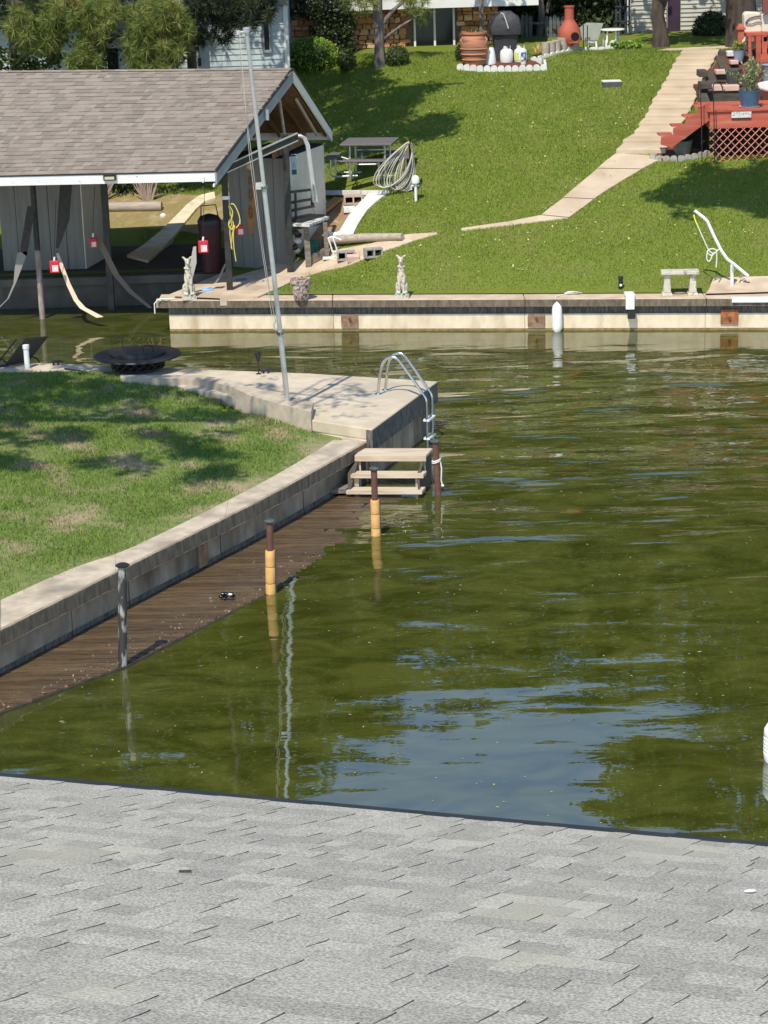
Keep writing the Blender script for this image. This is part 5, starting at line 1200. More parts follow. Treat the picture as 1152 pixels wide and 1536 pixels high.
c = A.lerp(B, .26); mb = MB(); mb.tube([c + Vector((-.05, -.02, .08)), c + Vector((-.09, -.02, 0)), c + Vector((-.05, -.02, -.08))], .012, 6); mb.build('cleat', galv, t)
c = A.lerp(B, .62); mb = MB(); mb.box(c + Vector((-.07, 0, .02)), (.1, .06, .1)); mb.build('pulley', galv, t)
P = A + Vector((-.02, -.12, -.0)); mb = MB()
for i in range(16): mb.ball((rnd.uniform(-.22, .3), rnd.uniform(-.12, .06), .0), (rnd.uniform(.03, .07), .05, .03), n=6)
solo('rubble', mb, white_block, P, 'pale broken concrete rubble around the flagpole foot', 'rubble')
# ladder
b1, b2 = atz(567, 592, .8), atz(578, 586, .8); out_d = Vector((en.x, en.y, 0)).normalized()
t = thing('dock_ladder', 'stainless steel dock ladder arching over the edge of the pad', 'ladder', b1)
Xe = atD(638, 640, 33.4).x
for b in (b1, b2):
    s_end = 0; 
    # distance from this base to just outside the pad edge
    rel = (b - cB); dist = -rel.dot(en) + .16
    P_ = [b + out_d * u * dist + Vector((0, 0, h)) for u, h in ((0, 0), (.04, .25), (.08, .42), (.16, .56), (.28, .625), (.42, .60), (.55, .48), (.75, .26), (.93, .05), (.985, -.03), (1.0, -.15), (1.0, -.6), (1.0, -1.2))]
    out = []
    for i in range(len(P_) - 1):
        a_, b_, c_, d_ = P_[max(0, i - 1)], P_[i], P_[i + 1], P_[min(len(P_) - 1, i + 2)]
        for k_ in range(5): u = k_ / 5; out.append(.5 * ((2 * b_) + (c_ - a_) * u + (2 * a_ - 5 * b_ + 4 * c_ - d_) * u * u + (3 * b_ - 3 * c_ + d_ - a_) * u ** 3))
    mb = MB(); mb.tube(out + [P_[-1]], .024, 12); mb.build('rail', steel, t)
    mb = MB(); mb.lathe([(.06, 0), (.055, .02), (.03, .03)], b, 14); mb.build('base_flange', steel, t)
    last = P_[-1]
    if b is b1: l1 = last; dist1 = dist
    else: l2 = last
for z_ in (.42, .12, -.18):
    p, q = Vector((l1.x, l1.y, z_)), Vector((l2.x, l2.y, z_)); mb = MB(); mb.beam(p - (q - p) * .08, q + (q - p) * .08, .10, .03); mb.build('step', white_plastic, t)
# wooden water stairs
pf, pr, pb = atz(532, 683, .52), atz(639, 683, .52), atz(649, 672, .52)
t = thing('wooden_steps', 'weathered lumber steps standing in the water below the ladder', 'steps', (pr.x, pr.y, 0)); wv = (pr - pf); bv = (pb - pr)
wv.z = bv.z = 0; wn_ = wv.normalized()
def tread(fl, fr, back, z, n, th=.045):
    for i in range(n):
        a = fl + back * (i / n + .008); b = fr + back * (i / n + .008); c = fr + back * ((i + 1) / n - .008); d = fl + back * ((i + 1) / n - .008)
        mb = MB(); mb.prism([a[:2], b[:2], c[:2], d[:2]], z - th, z + rnd.uniform(-.002, .002)); mb.build('tread_board', wood_new, t, bevel=.005)
tread(pf, pr, bv, .52, 3)
mb = MB(); mb.beam(Vector((pf.x, pf.y - .012, .478)), Vector((pr.x, pr.y - .012, .478)), .03, .085); mb.build('front_rail', wood_new, t)
f2, r2 = atz(526, 712, .30), atz(635, 712, .30); f3, r3 = atz(519, 736, .115), atz(633, 736, .115)
tread(f2, r2, bv.normalized() * .22, .30, 1); tread(f3, r3, bv.normalized() * .22, .115, 1)
for (a, z) in ((f2, .278), (f3, .092)):
    b = r2 if a is f2 else r3; mb = MB(); mb.beam(Vector((a.x, a.y - .008, z)), Vector((b.x, b.y - .008, z)), .02, .055); mb.build('front_rail', wood_new, t)
for s_, base in ((0, pf + wn_ * .05), (1, pr - wn_ * .05)):
    for q, z1 in ((base, .44), (base + bv * .92, .50), ((f2 if s_ == 0 else r2) + wn_ * (.08 if s_ == 0 else -.08) + Vector((0, .03, 0)), .25)):
        mb = MB(); mb.box((q.x, q.y + .05, (z1 - .5) / 2), (.075, .06, z1 + .5)); mb.build('leg', wood_new, t)
    q = (f3 if s_ == 0 else r3) + wn_ * (.06 if s_ == 0 else -.06); e_ = base + bv * .95
    mb = MB(); mb.slab([Vector((q.x, q.y + .04, .10)), Vector((q.x, q.y + .3, .30)), Vector((base.x, base.y, .44)), Vector((e_.x, e_.y, .47)), Vector((e_.x, e_.y, -.3)), Vector((q.x, q.y + .04, -.3))], (.03 if s_ else -.03, 0, 0)); mb.build('side_board', M('dark wet side board', (.035, .03, .02), (.06, .05, .035), 6, .6), t)
mb = MB(); mb.prism([(f3.x - .25, f3.y + .05), (f3.x, f3.y + .05), (f3.x + .1, f3.y + .3), (f3.x - .2, f3.y + .3)], .06, .13); mb.build('side_ledge', wood_grey, t)
# mooring posts
def mpost(px, py, top_y, r, lean, label, mat, sleeve=None, ring=False, capm=None):
    P = atz(px, py, 0); k = mpp(P); t = thing('mooring_post', label, 'mooring post', (P.x, P.y, 0)); h = (py - top_y) * k * 1.03; tp = P + Vector((lean, 0, h))
    mb = MB(); mb.tube([P - dz * .5, P, P.lerp(tp, .5), tp], r, 18); mb.build('pipe', mat, t)
    mb = MB(); mb.lathe([(r * .9, -.02), (r * 1.55, .0), (r * 1.6, .012), (r * .9, .03), (0, .032)], tp, 18); mb.build('cap', capm or M('tarnished cap', (.10, .12, .10), (.05, .06, .05), 20, .4), t)
    if sleeve:
        zt_ = (py - sleeve) * k; seg = [zt_ - (zt_ + .3) * i / 4 for i in range(5)]
        for a, b in zip(seg[:-1], seg[1:]):
            pa, pb_ = P.lerp(tp, a / h) , P.lerp(tp, b / h); mb = MB(); mb.tube([pb_ + dz * .004, pb_ + dz * .02, pa - dz * .02, pa - dz * .004], [r * 1.36, r * 1.46, r * 1.46, r * 1.36], 18); mb.build('sleeve', yellow_foam, t)
        mb = MB(); mb.tube([P.lerp(tp, zt_ / h) + Vector((r * 1.5, -.01, 0)), P + Vector((r * 1.52, -.01, -.2))], .007, 6); mb.build('cord', strap_dark, t)
    if ring:
        c = P.lerp(tp, .62)
        for dz_ in (0, .025): mb = MB(); mb.tube([c + Vector((math.cos(a) * r * 1.25, math.sin(a) * r * 1.25, dz_ + .02 * math.cos(a))) for a in [2 * PI * i / 14 for i in range(14)]], .010, 6, True); mb.build('rope_loop', white_rope, t)
        mb = MB(); mb.tube([c + Vector((r * 1.2, -.02, 0)), c + Vector((r * 1.5, -.03, -.1)), c + Vector((r * 1.3, -.03, -.28)), c + Vector((r * 1.7, -.03, -.36))], .010, 6); mb.tube([c + Vector((r * 1.3, -.03, -.36)), c + Vector((r * 2.1, -.03, -.36))], .016, 6); mb.build('rope_tail', white_rope, t)
mpost(184, 1000, 846, .052, .075, 'streaked grey pipe standing in the plank apron nearest the camera', pipe_grey, capm=black_metal)
mpost(406, 890, 781, .044, .03, 'brown pipe with long orange foam sleeve at the apron edge', rust_pipe, 822)
mpost(564, 803, 703, .044, .0, 'brown pipe with orange foam sleeve in front of the wooden steps', rust_pipe, 747)
mpost(657, 741, 662, .048, -.02, 'bare brown pipe with white rope loops right of the wooden steps', rust_pipe, None, True)
# crumpled thing on the apron
P = atz(340, 897, .05); mb = MB()
for i in range(9): mb.ball((rnd.uniform(-.08, .08), rnd.uniform(-.04, .04), rnd.uniform(.01, .07)), (rnd.uniform(.02, .04), .03, .025), n=6)
t = thing('litter', 'small crumpled black and white litter lying on the wet planks', 'litter', P); mb.v = [(v[0] + P.x, v[1] + P.y, v[2] + P.z) for v in mb.v]; mb.build('black_wrap', M('glossy black plastic', (.012, .012, .014), None, rough=.15), t)
mb = MB(); mb.ball(P + Vector((.05, -.04, .06)), (.03, .02, .015), n=6); mb.build('white_scrap', white_plastic, t)
# fire pit
P = atz(205, 560, .8) + Vector((0, .3, 0)); t = thing('fire_pit', 'black metal fire pit with lattice basket and round table ring on the pad', 'fire pit', P)
mb = MB(); mb.lathe([(.40, .02), (.45, .04), (.45, .06), (.40, .06)], P, 32); mb.lathe([(.45, .205), (.47, .21), (.47, .235), (.44, .235)], P, 32); mb.build('basket_rim', black_metal, t)
for sg in (1, -1):
    for i in range(20):
        a = 2 * PI * i / 20; b = a + sg * 2 * PI / 20 * 1.5; pts = []
        for j in range(4): u = j / 3; an = a + (b - a) * u; rr = .445 + .015 * u + .003 * sg; pts.append(P + Vector((math.cos(an) * rr, math.sin(an) * rr, .05 + .16 * u)))
        mb = MB(); mb.tube(pts, .010, 5); mb.build('lattice_bar', black_metal, t)
mb = MB(); mb.lathe([(.0, .05), (.36, .06), (.40, .14), (.42, .22)], P, 24); mb.build('bowl', dark_opening, t)
mb = MB(); mb.lathe([(.47, .25), (.50, .242), (.735, .24), (.75, .25), (.735, .268), (.50, .272), (.47, .265), (.47, .25)], P, 40); mb.build('table_ring', black_metal, t)
mb = MB(); mb.lathe([(.46, .26), (.46, .30), (.40, .325), (.2, .335), (0, .34)], P, 32); mb.build('lid', black_metal, t)
mb = MB(); mb.tube([P + Vector(v) for v in ((.10, -.1, .33), (.11, -.1, .40), (.16, -.1, .43), (.24, -.1, .425), (.28, -.1, .39), (.28, -.1, .33))], .012, 6); mb.build('lid_handle', black_metal, t)
mb = MB(); mb.tube([P + Vector(v) for v in ((-.25, .1, .30), (-.25, .1, .54), (-.26, .1, .56), (-.36, .1, .56))], .010, 6); mb.build('poker', black_metal, t)
# lounge chair, vent pipe, cleats, tiki light
P = atz(30, 555, .83) + Vector((0, .6, 0)); D = P.y; t = thing('lounge_chair', 'dark sling lounge chair with raised back on the near pad', 'lounge chair', P)
sl = M('dark sling fabric', (.05, .04, .035), (.08, .065, .055), 30, .8)
mb = MB(); mb.slab([atD(x, y, D + dd) for x, y, dd in ((8, 548, -.25), (36, 510, -.25), (72, 506, .3), (40, 546, .3))], (0, .02, .02)); mb.build('back_sling', sl, t)
for dd in (-.27, .32):
    px_tube([(8 + dd * 50, 547), (38 + dd * 50, 509)], D + dd, .016, black_metal, t, 'back_rail', smooth=False)
px_tube([(-30, 540), (-5, 536), (6, 541), (14, 548)], D - .3, .014, black_metal, t, 'arm'); px_tube([(44, 535), (54, 537), (60, 545), (62, 556)], D + .25, .014, black_metal, t, 'arm')
mb = MB(); mb.slab([atD(x, y, D + dd) for x, y, dd in ((-60, 545, -.25), (8, 548, -.25), (30, 545, .3), (-50, 540, .3))], (0, 0, .02)); mb.build('seat_sling', sl, t)
P = atz(41, 549, .84); t = thing('vent_pipe', 'short white capped plastic pipe standing on the lawn edge beside the lounge chair', 'pipe', P)
mb = MB(); mb.lathe([(.047, -.1), (.047, .30), (.058, .305), (.058, .37), (.0, .375)], P, 16); mb.build('pipe', white_plastic, t)
def cleat(px, py, label, s=1.0):
    P = atz(px, py, .8); t = thing('dock_cleat', label, 'cleat', P); mb = MB()
    for x in (-.04, .04): mb.tube([P + Vector((x, 0, 0)), P + Vector((x, 0, .06))], .018, 8)
    mb.tube([P + Vector((-.13, 0, .065)), P + Vector((-.06, 0, .07)), P + Vector((.06, 0, .07)), P + Vector((.13, 0, .065))], [.01, .02, .02, .01], 8); mb.build('cleat', black_metal, t)
cleat(84, 548, 'black dock cleat on the pad edge left of the fire pit'); cleat(399, 560, 'black dock cleat beside the small torch light')
mb = MB(); a_, b_ = atz(97, 553, .82), atz(140, 560, .82); mb.tube([(0, 0, 0), (b_ - a_) * .5 + Vector((0, 0, .01)), b_ - a_], .016, 6); solo('black_hose', mb, black_metal, a_, 'short black hose lying on the pad left of the fire pit', 'hose')
P = atz(388, 561, .8); t = thing('torch_light', 'small black caged torch light standing on the pad edge', 'lamp', P)
mb = MB(); mb.tube([P, P + dz * .24], .012, 6); mb.lathe([(.05, 0), (.04, .01), (.01, .02)], P, 10); mb.build('stem', black_metal, t)
mb = MB()
for i in range(7): a = 2 * PI * i / 7; mb.tube([P + Vector((math.cos(a) * .015, math.sin(a) * .015, .22)), P + Vector((math.cos(a) * .05, math.sin(a) * .05, .35))], .006, 5)
mb.build('cage', black_metal, t); mb = MB(); mb.lathe([(.058, .345), (.06, .365), (.03, .385), (0, .39)], P, 14); mb.build('cap', black_metal, t)
mb = MB(); mb.lathe([(.01, .22), (.035, .34), (0, .345)], P, 10); mb.build('lens', M('smoky lens', (.08, .08, .07), None, rough=.3), t)
# ribbed white float at the right edge
P = atz(1163, 1142, 0); t = thing('ribbed_float', 'white ribbed plastic float standing in the water at the right edge', 'float', (P.x, P.y, 0))
prof = [(0, -.06), (.07, -.05), (.115, .02)]
for i in range(5): z_ = .10 + i * .04; prof += [(.125, z_ - .012), (.125, z_ + .008), (.112, z_ + .018)]
prof += [(.125, .30), (.12, .36), (.09, .41), (.04, .43), (.035, .46), (0, .465)]
mb = MB(); mb.lathe(prof, (P.x, P.y, 0), 28); mb.build('body', white_plastic, t)

# ------------------------------------------------------------------ foreground roof
m_ = Vector((.423, .858, -.292)).normalized(); e_ = Vector((-.904, .422, -.07)); e_ = (e_ - m_ * e_.dot(m_)).normalized(); nR = m_.cross(e_)
if nR.z < 0: nR = -nR
O_ = CAMP + ray(576, 1218) * 8.6                      # m_ runs down the slope to the eave, e_ along the courses
def RQ(m, e, h=0.0): return O_ + m_ * m + e_ * e + nR * h
E0_, E1_, M0_ = -7.0, 7.0, -6.0
roof_sh = M('light grey asphalt shingle', (.225, .205, .168), (.53, .495, .415), 120, .95, .003, 160, rand=.16, lo=.34, hi=.66, c3=(.44, .405, .31), scale3=1.3, lo3=.58, hi3=.78, detail=2)
dark_edge_m = M('dark tab edge', (.035, .034, .033), (.07, .065, .06), 60, .9)  # dark line colour for tab sides and butt edges
rf = thing('dock_roof', 'pale grey shingled roof in the foreground with a dark metal drip edge', 'roof', RQ(0, 0, -.1))
mb = MB(); mb.slab([RQ(-.012, E0_, -.016), RQ(-.012, E1_, -.016), RQ(M0_, E1_, -.016), RQ(M0_, E0_, -.016)], -nR * .05); mb.build('roof_deck', ply_brown, rf)
mb = MB(); mb.slab([RQ(.048, E0_, -.004), RQ(.048, E1_, -.004), RQ(-.03, E1_, -.004), RQ(-.03, E0_, -.004)], -nR * .010); mb.slab([RQ(.05, E0_, -.004), RQ(.05, E1_, -.004), RQ(.05, E1_, -.11), RQ(.05, E0_, -.11)], -m_ * .012); mb.build('drip_edge', M('dark metal edge', (.03, .032, .035), None, rough=.5, metal=.3), rf)
mb = MB(); mb.slab([RQ(.02, E0_, -.006), RQ(.02, E1_, -.006), RQ(.115, E1_, .003), RQ(.115, E0_, .003)], -nR * .10); mb.build('gutter', M('dark grey gutter', (.014, .016, .019), (.022, .024, .027), 5, .6), rf)
mb = MB(); mb.slab([RQ(-.02, E0_, -.07), RQ(-.02, E1_, -.07), RQ(-.02, E1_, -.28), RQ(-.02, E0_, -.28)], -m_ * .03); mb.build('fascia', white_paint, rf)
EXP = .143; tabs = []
for k in range(int(-M0_ / EXP)):
    m0 = -k * EXP; e = E0_ - rnd.uniform(0, .3); raised = rnd.random() < .5
    while e < E1_:
        wd = rnd.choice([.06, .09, .12, .15, .19, .24]); tabs.append((m0, e, e + wd, raised)); e += wd
        raised = (not raised) if rnd.random() < .8 else raised
def rtab(mb, m0, ea, eb, raised):
    """one tab: e from ea (right, faces the viewer) to eb, butt at m0; raised tabs get a dark side strip"""
    th = .0048 if raised else .0026; nm = 5; ph, am = rnd.uniform(0, 6), rnd.uniform(.0005, .0026); skew = rnd.uniform(-.006, .008) if raised else 0
    thin = rnd.random(); cw = (.0020 + .0022 * rnd.random()) if raised and thin > .12 else .0; V = []
    for i in range(nm + 1):
        u = i / nm; m = m0 - EXP * (1 - u) - (.006 if i == 0 else 0); h = .0008 + (th - .0008) * u ** .7
        w_ = (skew * (u - .5) + am * math.sin(2 * PI * u + ph * .15)) if raised else 0
        c = cw * (.55 + .45 * math.sin(PI * u)) if cw else 0
        V += [RQ(m, ea + w_, -.010), RQ(m, ea + w_, h * .96), RQ(m, ea + w_ + c, h), RQ(m, eb, h), RQ(m, eb + .012, h - .0016)]
    F = []; D_ = []
    for i in range(nm):
        a, b = i * 5, (i + 1) * 5
        F.append((a, b, b + 1, a + 1)); F.append((a + 1, b + 1, b + 2, a + 2)); F.append((a + 2, b + 2, b + 3, a + 3)); F.append((a + 3, b + 3, b + 4, a + 4))
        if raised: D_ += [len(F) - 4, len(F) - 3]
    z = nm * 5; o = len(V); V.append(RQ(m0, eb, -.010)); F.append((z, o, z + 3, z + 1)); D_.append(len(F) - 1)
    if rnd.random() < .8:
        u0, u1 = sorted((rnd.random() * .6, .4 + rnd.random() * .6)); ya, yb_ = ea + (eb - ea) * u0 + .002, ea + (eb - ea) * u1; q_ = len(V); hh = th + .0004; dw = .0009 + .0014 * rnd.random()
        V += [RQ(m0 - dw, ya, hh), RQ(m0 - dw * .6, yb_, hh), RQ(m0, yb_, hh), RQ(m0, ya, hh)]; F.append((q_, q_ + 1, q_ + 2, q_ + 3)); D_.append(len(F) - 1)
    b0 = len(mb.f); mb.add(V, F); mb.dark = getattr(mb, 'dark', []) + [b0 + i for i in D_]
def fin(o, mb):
    o.data.materials.append(dark_edge_m)
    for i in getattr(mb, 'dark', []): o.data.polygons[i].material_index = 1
def vis(q):
    c = RQ(q[0] - EXP / 2, (q[1] + q[2]) / 2) - CAMP; z = c.dot(FWD)
    if z < .3: return 0
    u, v = c.dot(RT) / z * F_PX, -c.dot(UP) / z * F_PX
    return (q[2] - q[1]) / z / z if abs(u) < 630 and 300 < v < 800 else 0
sc_ = sorted([(vis(q), i) for i, q in enumerate(tabs)], reverse=True)[:296]; pick = {i for s_, i in sc_ if s_ > 0}
rest = MB()
for i, q in enumerate(tabs):
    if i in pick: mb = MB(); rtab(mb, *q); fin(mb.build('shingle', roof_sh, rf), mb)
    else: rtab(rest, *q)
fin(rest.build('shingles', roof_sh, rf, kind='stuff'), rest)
for mm, ee in ((-.3, E0_ + .3), (-.3, E1_ - .5), (-6, E0_ + .3), (-6, E1_ - .5)):
    p = RQ(mm, ee, -.1); mb = MB(); mb.box((p.x, p.y, (p.z - 1) / 2), (.15, .15, p.z + 1)); mb.build('post', wood_grey, rf)
for px, py, lab in ((278, 1310, 'small dark twig lying on the grey roof'), (1125, 1341, 'white bird dropping on the grey roof')):
    r = ray(px, py); t_ = (O_ - CAMP).dot(nR) / r.dot(nR); p = CAMP + r * t_
    mb = MB()
    if px < 500: mb.beam(Vector((-.02, 0, .008)), Vector((.02, .0, .008)), .006, .005); solo('twig', mb, bark, p, lab, 'twig', -.1)
    else: mb.ball((0, 0, .012), (.02, .011, .002), n=8); solo('bird_dropping', mb, white_paint, p, lab, 'dropping', .2)

# ------------------------------------------------------------------ houses
def zline(px, py, D): return atD(px, py, D).z
gh_b = M('blue grey lap siding', (.40, .46, .47), (.45, .51, .52), 3, .6, rand=.04)
def house_roof(x0, x1, y0, y1, z0, z1, par, mat):
    mb = MB(); ym = (y0 + y1) / 2; mb.slab([(x0, y0, z0), (x1, y0, z0), (x1, ym, z1), (x0, ym, z1)], (0, 0, .12)); mb.slab([(x0, ym, z1), (x1, ym, z1), (x1, y1, z0), (x0, y1, z0)], (0, 0, .12)); mb.build('roof', mat, par)
D = 55.0; x0, x1 = atD(250, 60, D).x, atD(428, 60, D).x
gh = thing('grey_house', 'blue grey lap sided house behind the boat house roof', 'house', (x0, D, 3.3))
wx0, wx1 = atD(393, 40, D).x, atD(406, 40, D).x
z = 3.3; zw = zline(400, 78, D)
while z < 5.65:
    spans = [(x0, x1)] if z < zw else [(x0, wx0 - .0), (wx1, x1)]
    for a, b in spans:
        mb = MB(); mb.add([(a, D + .0, z + .148), (b, D + .0, z + .148), (b, D - .022, z), (a, D - .022, z), (a, D + .03, z), (b, D + .03, z)], [(0, 3, 2, 1), (3, 4, 5, 2)]); mb.build('siding_board', gh_b, gh)
    z += .14
mb = MB(); mb.prism([(x0, D + .04), (x1, D + .04), (x1, D + 6), (x0, D + 6)], 3.2, 5.72); mb.build('wall', gh_b, gh)
mb = MB(); mb.box((x1 + .03, D + .02, 4.5), (.11, .13, 2.4)); mb.build('corner_board', white_paint, gh)
fr = MB(); 
for xx in (wx0 + .02, wx1 - .02): fr.box((xx, D - .03, (5.7 + zw) / 2), (.05, .08, 5.7 - zw))
fr.box(((wx0 + wx1) / 2, D - .03, zw + .02), (wx1 - wx0, .1, .06)); f_ = fr.build('window_frame', grey_paint, gh)
mb = MB(); mb.box(((wx0 + wx1) / 2, D - .01, (5.7 + zw) / 2), (wx1 - wx0 - .08, .02, 5.6 - zw)); mb.build('pane', M('dark window glass', (.01, .012, .015), None, rough=.08), f_)
p = atD(299, 93, D - .05); mb = MB(); mb.box(p, (.09, .08, .2)); mb.tube([p, p + dz * 1.2], .014, 6); mb.build('meter_box', black_metal, gh)
house_roof(x0 - .6, x1 + .12, D - .3, D + 7, 5.74, 6.9, gh, shingle_tan)
# left wing with low gable
D = 57.0; x0, x1 = atD(-160, 60, D).x, atD(282, 60, D).x
lw = thing('back_cottage', 'shaded grey cottage with a low dark gable behind the light pine boughs', 'house', (x0, D, 3.4))
z = 3.4
while z < 5.4:
    mb = MB(); mb.add([(x0, D, z + .148), (x1, D, z + .148), (x1, D - .022, z), (x0, D - .022, z)], [(0, 3, 2, 1)]); mb.build('siding_board', gh_b, lw); z += .14
mb = MB(); mb.prism([(x0, D + .04), (x1, D + .04), (x1, D + 6), (x0, D + 6)], 3.2, 5.4); mb.build('wall', gh_b, lw)
a, b = atD(160, 73, D - .03), atD(178, 106, D - .03); mb = MB(); mb.box(((a.x + b.x) / 2, D - .03, (a.z + b.z) / 2 - .4), (b.x - a.x, .03, a.z - b.z + .8)); mb.build('doorway', dark_opening, lw)
mb = MB(); mb.slab([atD(147, 66, D - .6), atD(198, 42, D - .6), atD(206, 44, D - .6), atD(150, 70, D - .6)], (0, 3, .3)); mb.build('porch_roof', M('dark roof', (.03, .03, .03), (.05, .05, .05), 8), lw)
house_roof(x0 - .6, x1 + .4, D - .5, D + 7, 5.4, 7.6, lw, shingle_tan)
# stone house
D = 59.5; x0, x1 = atD(405, 50, D).x, atD(748, 50, D).x; zt_ = zline(640, 14, D)
stn = thing('stone_house', 'tan and orange stone house with dark sliding window under a white eave', 'house', (x0, D, 3.6))
mb = MB(); mb.prism([(x0, D + .05), (x1, D + .05), (x1, D + 8), (x0, D + 8)], 3.4, zt_ + .1); mb.build('wall', M('stone mortar', (.16, .11, .08), (.22, .16, .12), 12, .95), stn)
cols = [M('buff stone', (.52, .34, .19), (.62, .44, .26), 9, .9, .01, 14, rand=.2), M('orange stone', (.50, .21, .085), (.58, .30, .14), 9, .9, .01, 14, rand=.2), M('red brown stone', (.30, .10, .055), (.36, .15, .08), 9, .9, .01, 14, rand=.2)]
wa, wb, wz0, wz1 = atD(621, 50, D).x, atD(682, 50, D).x, zline(650, 82, D), zline(650, 13, D)
z = 3.6; ns = 0
while z < zt_ - .02:
    h = rnd.choice([.085, .11, .13, .16]); x = x0
    while x < x1 - .03:
        w_ = rnd.uniform(.12, .30); xa, xb = x, min(x + w_, x1)
        if not (xb > wa and xa < wb and z + h > wz0 - .12 and z < wz1):
            j = lambda: rnd.uniform(-.03, .03); q = [(xa + .012, D, z + .012 + j() * .5), (xb - .012 + j(), D, z + .01 + j() * .5), (xb - .02, D, z + h - .012), (xa + .02 + j(), D, z + h - .01 + j() * .4)]
            mb = MB(); mb.slab(q, (0, -.05 - rnd.uniform(0, .03), 0)); 
            mb.f = [f for f in mb.f]; mb.build('stone', cols[rnd.choice([0, 0, 1, 1, 1, 2])], stn); ns += 1
        x += w_
    z += h
wf_ = MB(); mx = atD(652, 50, D).x
for xx in (wa + .02, mx, wb - .02): wf_.box((xx, D - .02, (wz0 + wz1) / 2), (.055, .10, wz1 - wz0))
wf_.box(((wa + wb) / 2, D - .02, wz0 + .02), (wb - wa, .1, .05)); f_ = wf_.build('window_frame', white_paint, stn)
for a, b in ((wa, mx), (mx, wb)): mb = MB(); mb.box(((a + b) / 2, D + .02, (wz0 + wz1) / 2), (b - a - .05, .03, wz1 - wz0)); mb.build('pane', M('dark sliding glass', (.012, .013, .018), None, rough=.15), f_)
for i in range(9): mb = MB(); xx = wa - .08 + i * .14; mb.box((xx, D - .12, wz0 - .07), (.13, .22, .11)); mb.build('sill_brick', cols[2], stn)
a, b = atD(560, 15, D - .6), atD(805, 13, D - .6); mb = MB(); mb.box(((a.x + b.x) / 2 - 1.6, D - .6, a.z + .13), (b.x - a.x + 3.3, .04, .26)); mb.build('fascia', white_paint, stn)
house_roof(x0 - .6, b.x, D - .62, D + 9, a.z + .25, a.z + 2.8, stn, shingle_tan)
# white house right
D = 61.0; x0 = atD(943, 40, D).x; x1 = x0 + 11
wh = thing('white_house', 'pale lap sided house behind the dark tree trunks at upper right', 'house', (x0, D, 3.9))
mb = MB(); mb.prism([(x0, D + .03), (x1, D + .03), (x1, D + 8), (x0, D + 8)], 3.6, 6.6); mb.build('wall', shed_cream, wh)
dx0, dx1 = atD(1001, 30, D).x, atD(1019, 30, D).x; dzt = zline(1010, -20, D)
mb = MB(); z = 3.7
while z < 6.55:
    for a, b in ((x0, dx0 - .03), (dx1 + .03, x1)): mb.add([(a, D, z + .12), (b, D, z + .12), (b, D - .035, z), (a, D - .035, z), (a, D + .03, z), (b, D + .03, z)], [(0, 3, 2, 1), (3, 4, 5, 2)])
    z += .115
mb.build('siding', M('cream lap siding', (.42, .39, .33), (.48, .45, .38), 3, .6), wh, kind='stuff')
mb = MB(); mb.box(((dx0 + dx1) / 2, D - .03, 4.9), (dx1 - dx0, .06, 2.2)); mb.build('door', M('dark plum door', (.035, .015, .035), (.05, .02, .05), 4, .6), wh)
mb = MB(); mb.box((x0, D - .02, 5.1), (.1, .1, 3.0)); mb.build('corner_board', white_paint, wh)
house_roof(x0 - .5, x1, D - .7, D + 9, 6.6, 9.0, wh, shingle_tan)
t = thing('trellis', 'dark wooden trellis frame at the corner of the white house', 'trellis', atD(932, 70, 60.5))
for x in (924, 930, 938, 944): mb = MB(); mb.beam(atD(x, -10, 60.4), atD(x, 72, 60.4), .05, .05, (0, 1, 0)); mb.build('upright', M('blue black post', (.03, .035, .045), None), t)
for y in (10, 32, 54): mb = MB(); mb.beam(atD(922, y, 60.37), atD(946, y, 60.37), .04, .04); mb.build('rung', MATS['blue black post'], t)
# picket fence
t = thing('picket_fence', 'weathered grey blue picket fence in the shade behind the chimenea', 'fence', atD(785, 68, 60.5))
for i in range(12):
    x = 784 + i * 6.0
    if 798 < x < 815: continue
    a, b = atD(x, 66, 60.5), atD(x, 24 + rnd.uniform(0, 4), 60.5); mb = MB(); w_ = .045
    mb.slab([a + Vector((-w_, 0, -.3)), a + Vector((w_, 0, -.3)), b + Vector((w_, 0, 0)), b + Vector((0, 0, .06)), b + Vector((-w_, 0, 0))], (0, .02, 0)); mb.build('picket', M('grey blue picket', (.08, .09, .09), (.13, .14, .14), 6, .9), t)
for y in (35, 56): mb = MB(); mb.beam(atD(782, y, 60.54), atD(853, y, 60.54), .03, .06); mb.build('rail', MATS['grey blue picket'], t)

# ------------------------------------------------------------------ trees and shrubs
def trunk(t, pts, rr, mat=None, name='trunk', n=12): mb = MB(); mb.tube(pts, rr, n); return mb.build(name, mat or bark, t)
def leafy(t, centres, r, n, size, mat, flat=.8, name='crown'):
    Vl, Fl = leaves(clump_pts(centres, r, n, flat), size); o = fast(name, Vl, Fl, mat, t); return o
def blob(cx, cy, rx, ry, n, D, dd=.6):
    out = []
    while len(out) < n:
        a, b = rnd.uniform(-1, 1), rnd.uniform(-1, 1)
        if a * a + b * b < 1: out.append(atD(cx + a * rx, cy + b * ry, D + rnd.uniform(-dd, dd)))
    return out
def crown_c(c, R, n, zs=.8):
    out = []
    while len(out) < n:
        v = Vector((rnd.uniform(-1, 1), rnd.uniform(-1, 1), rnd.uniform(-1, 1)))
        if .25 < v.length < 1: out.append(Vector(c) + Vector((v.x * R, v.y * R, v.z * R * zs)))
    return out
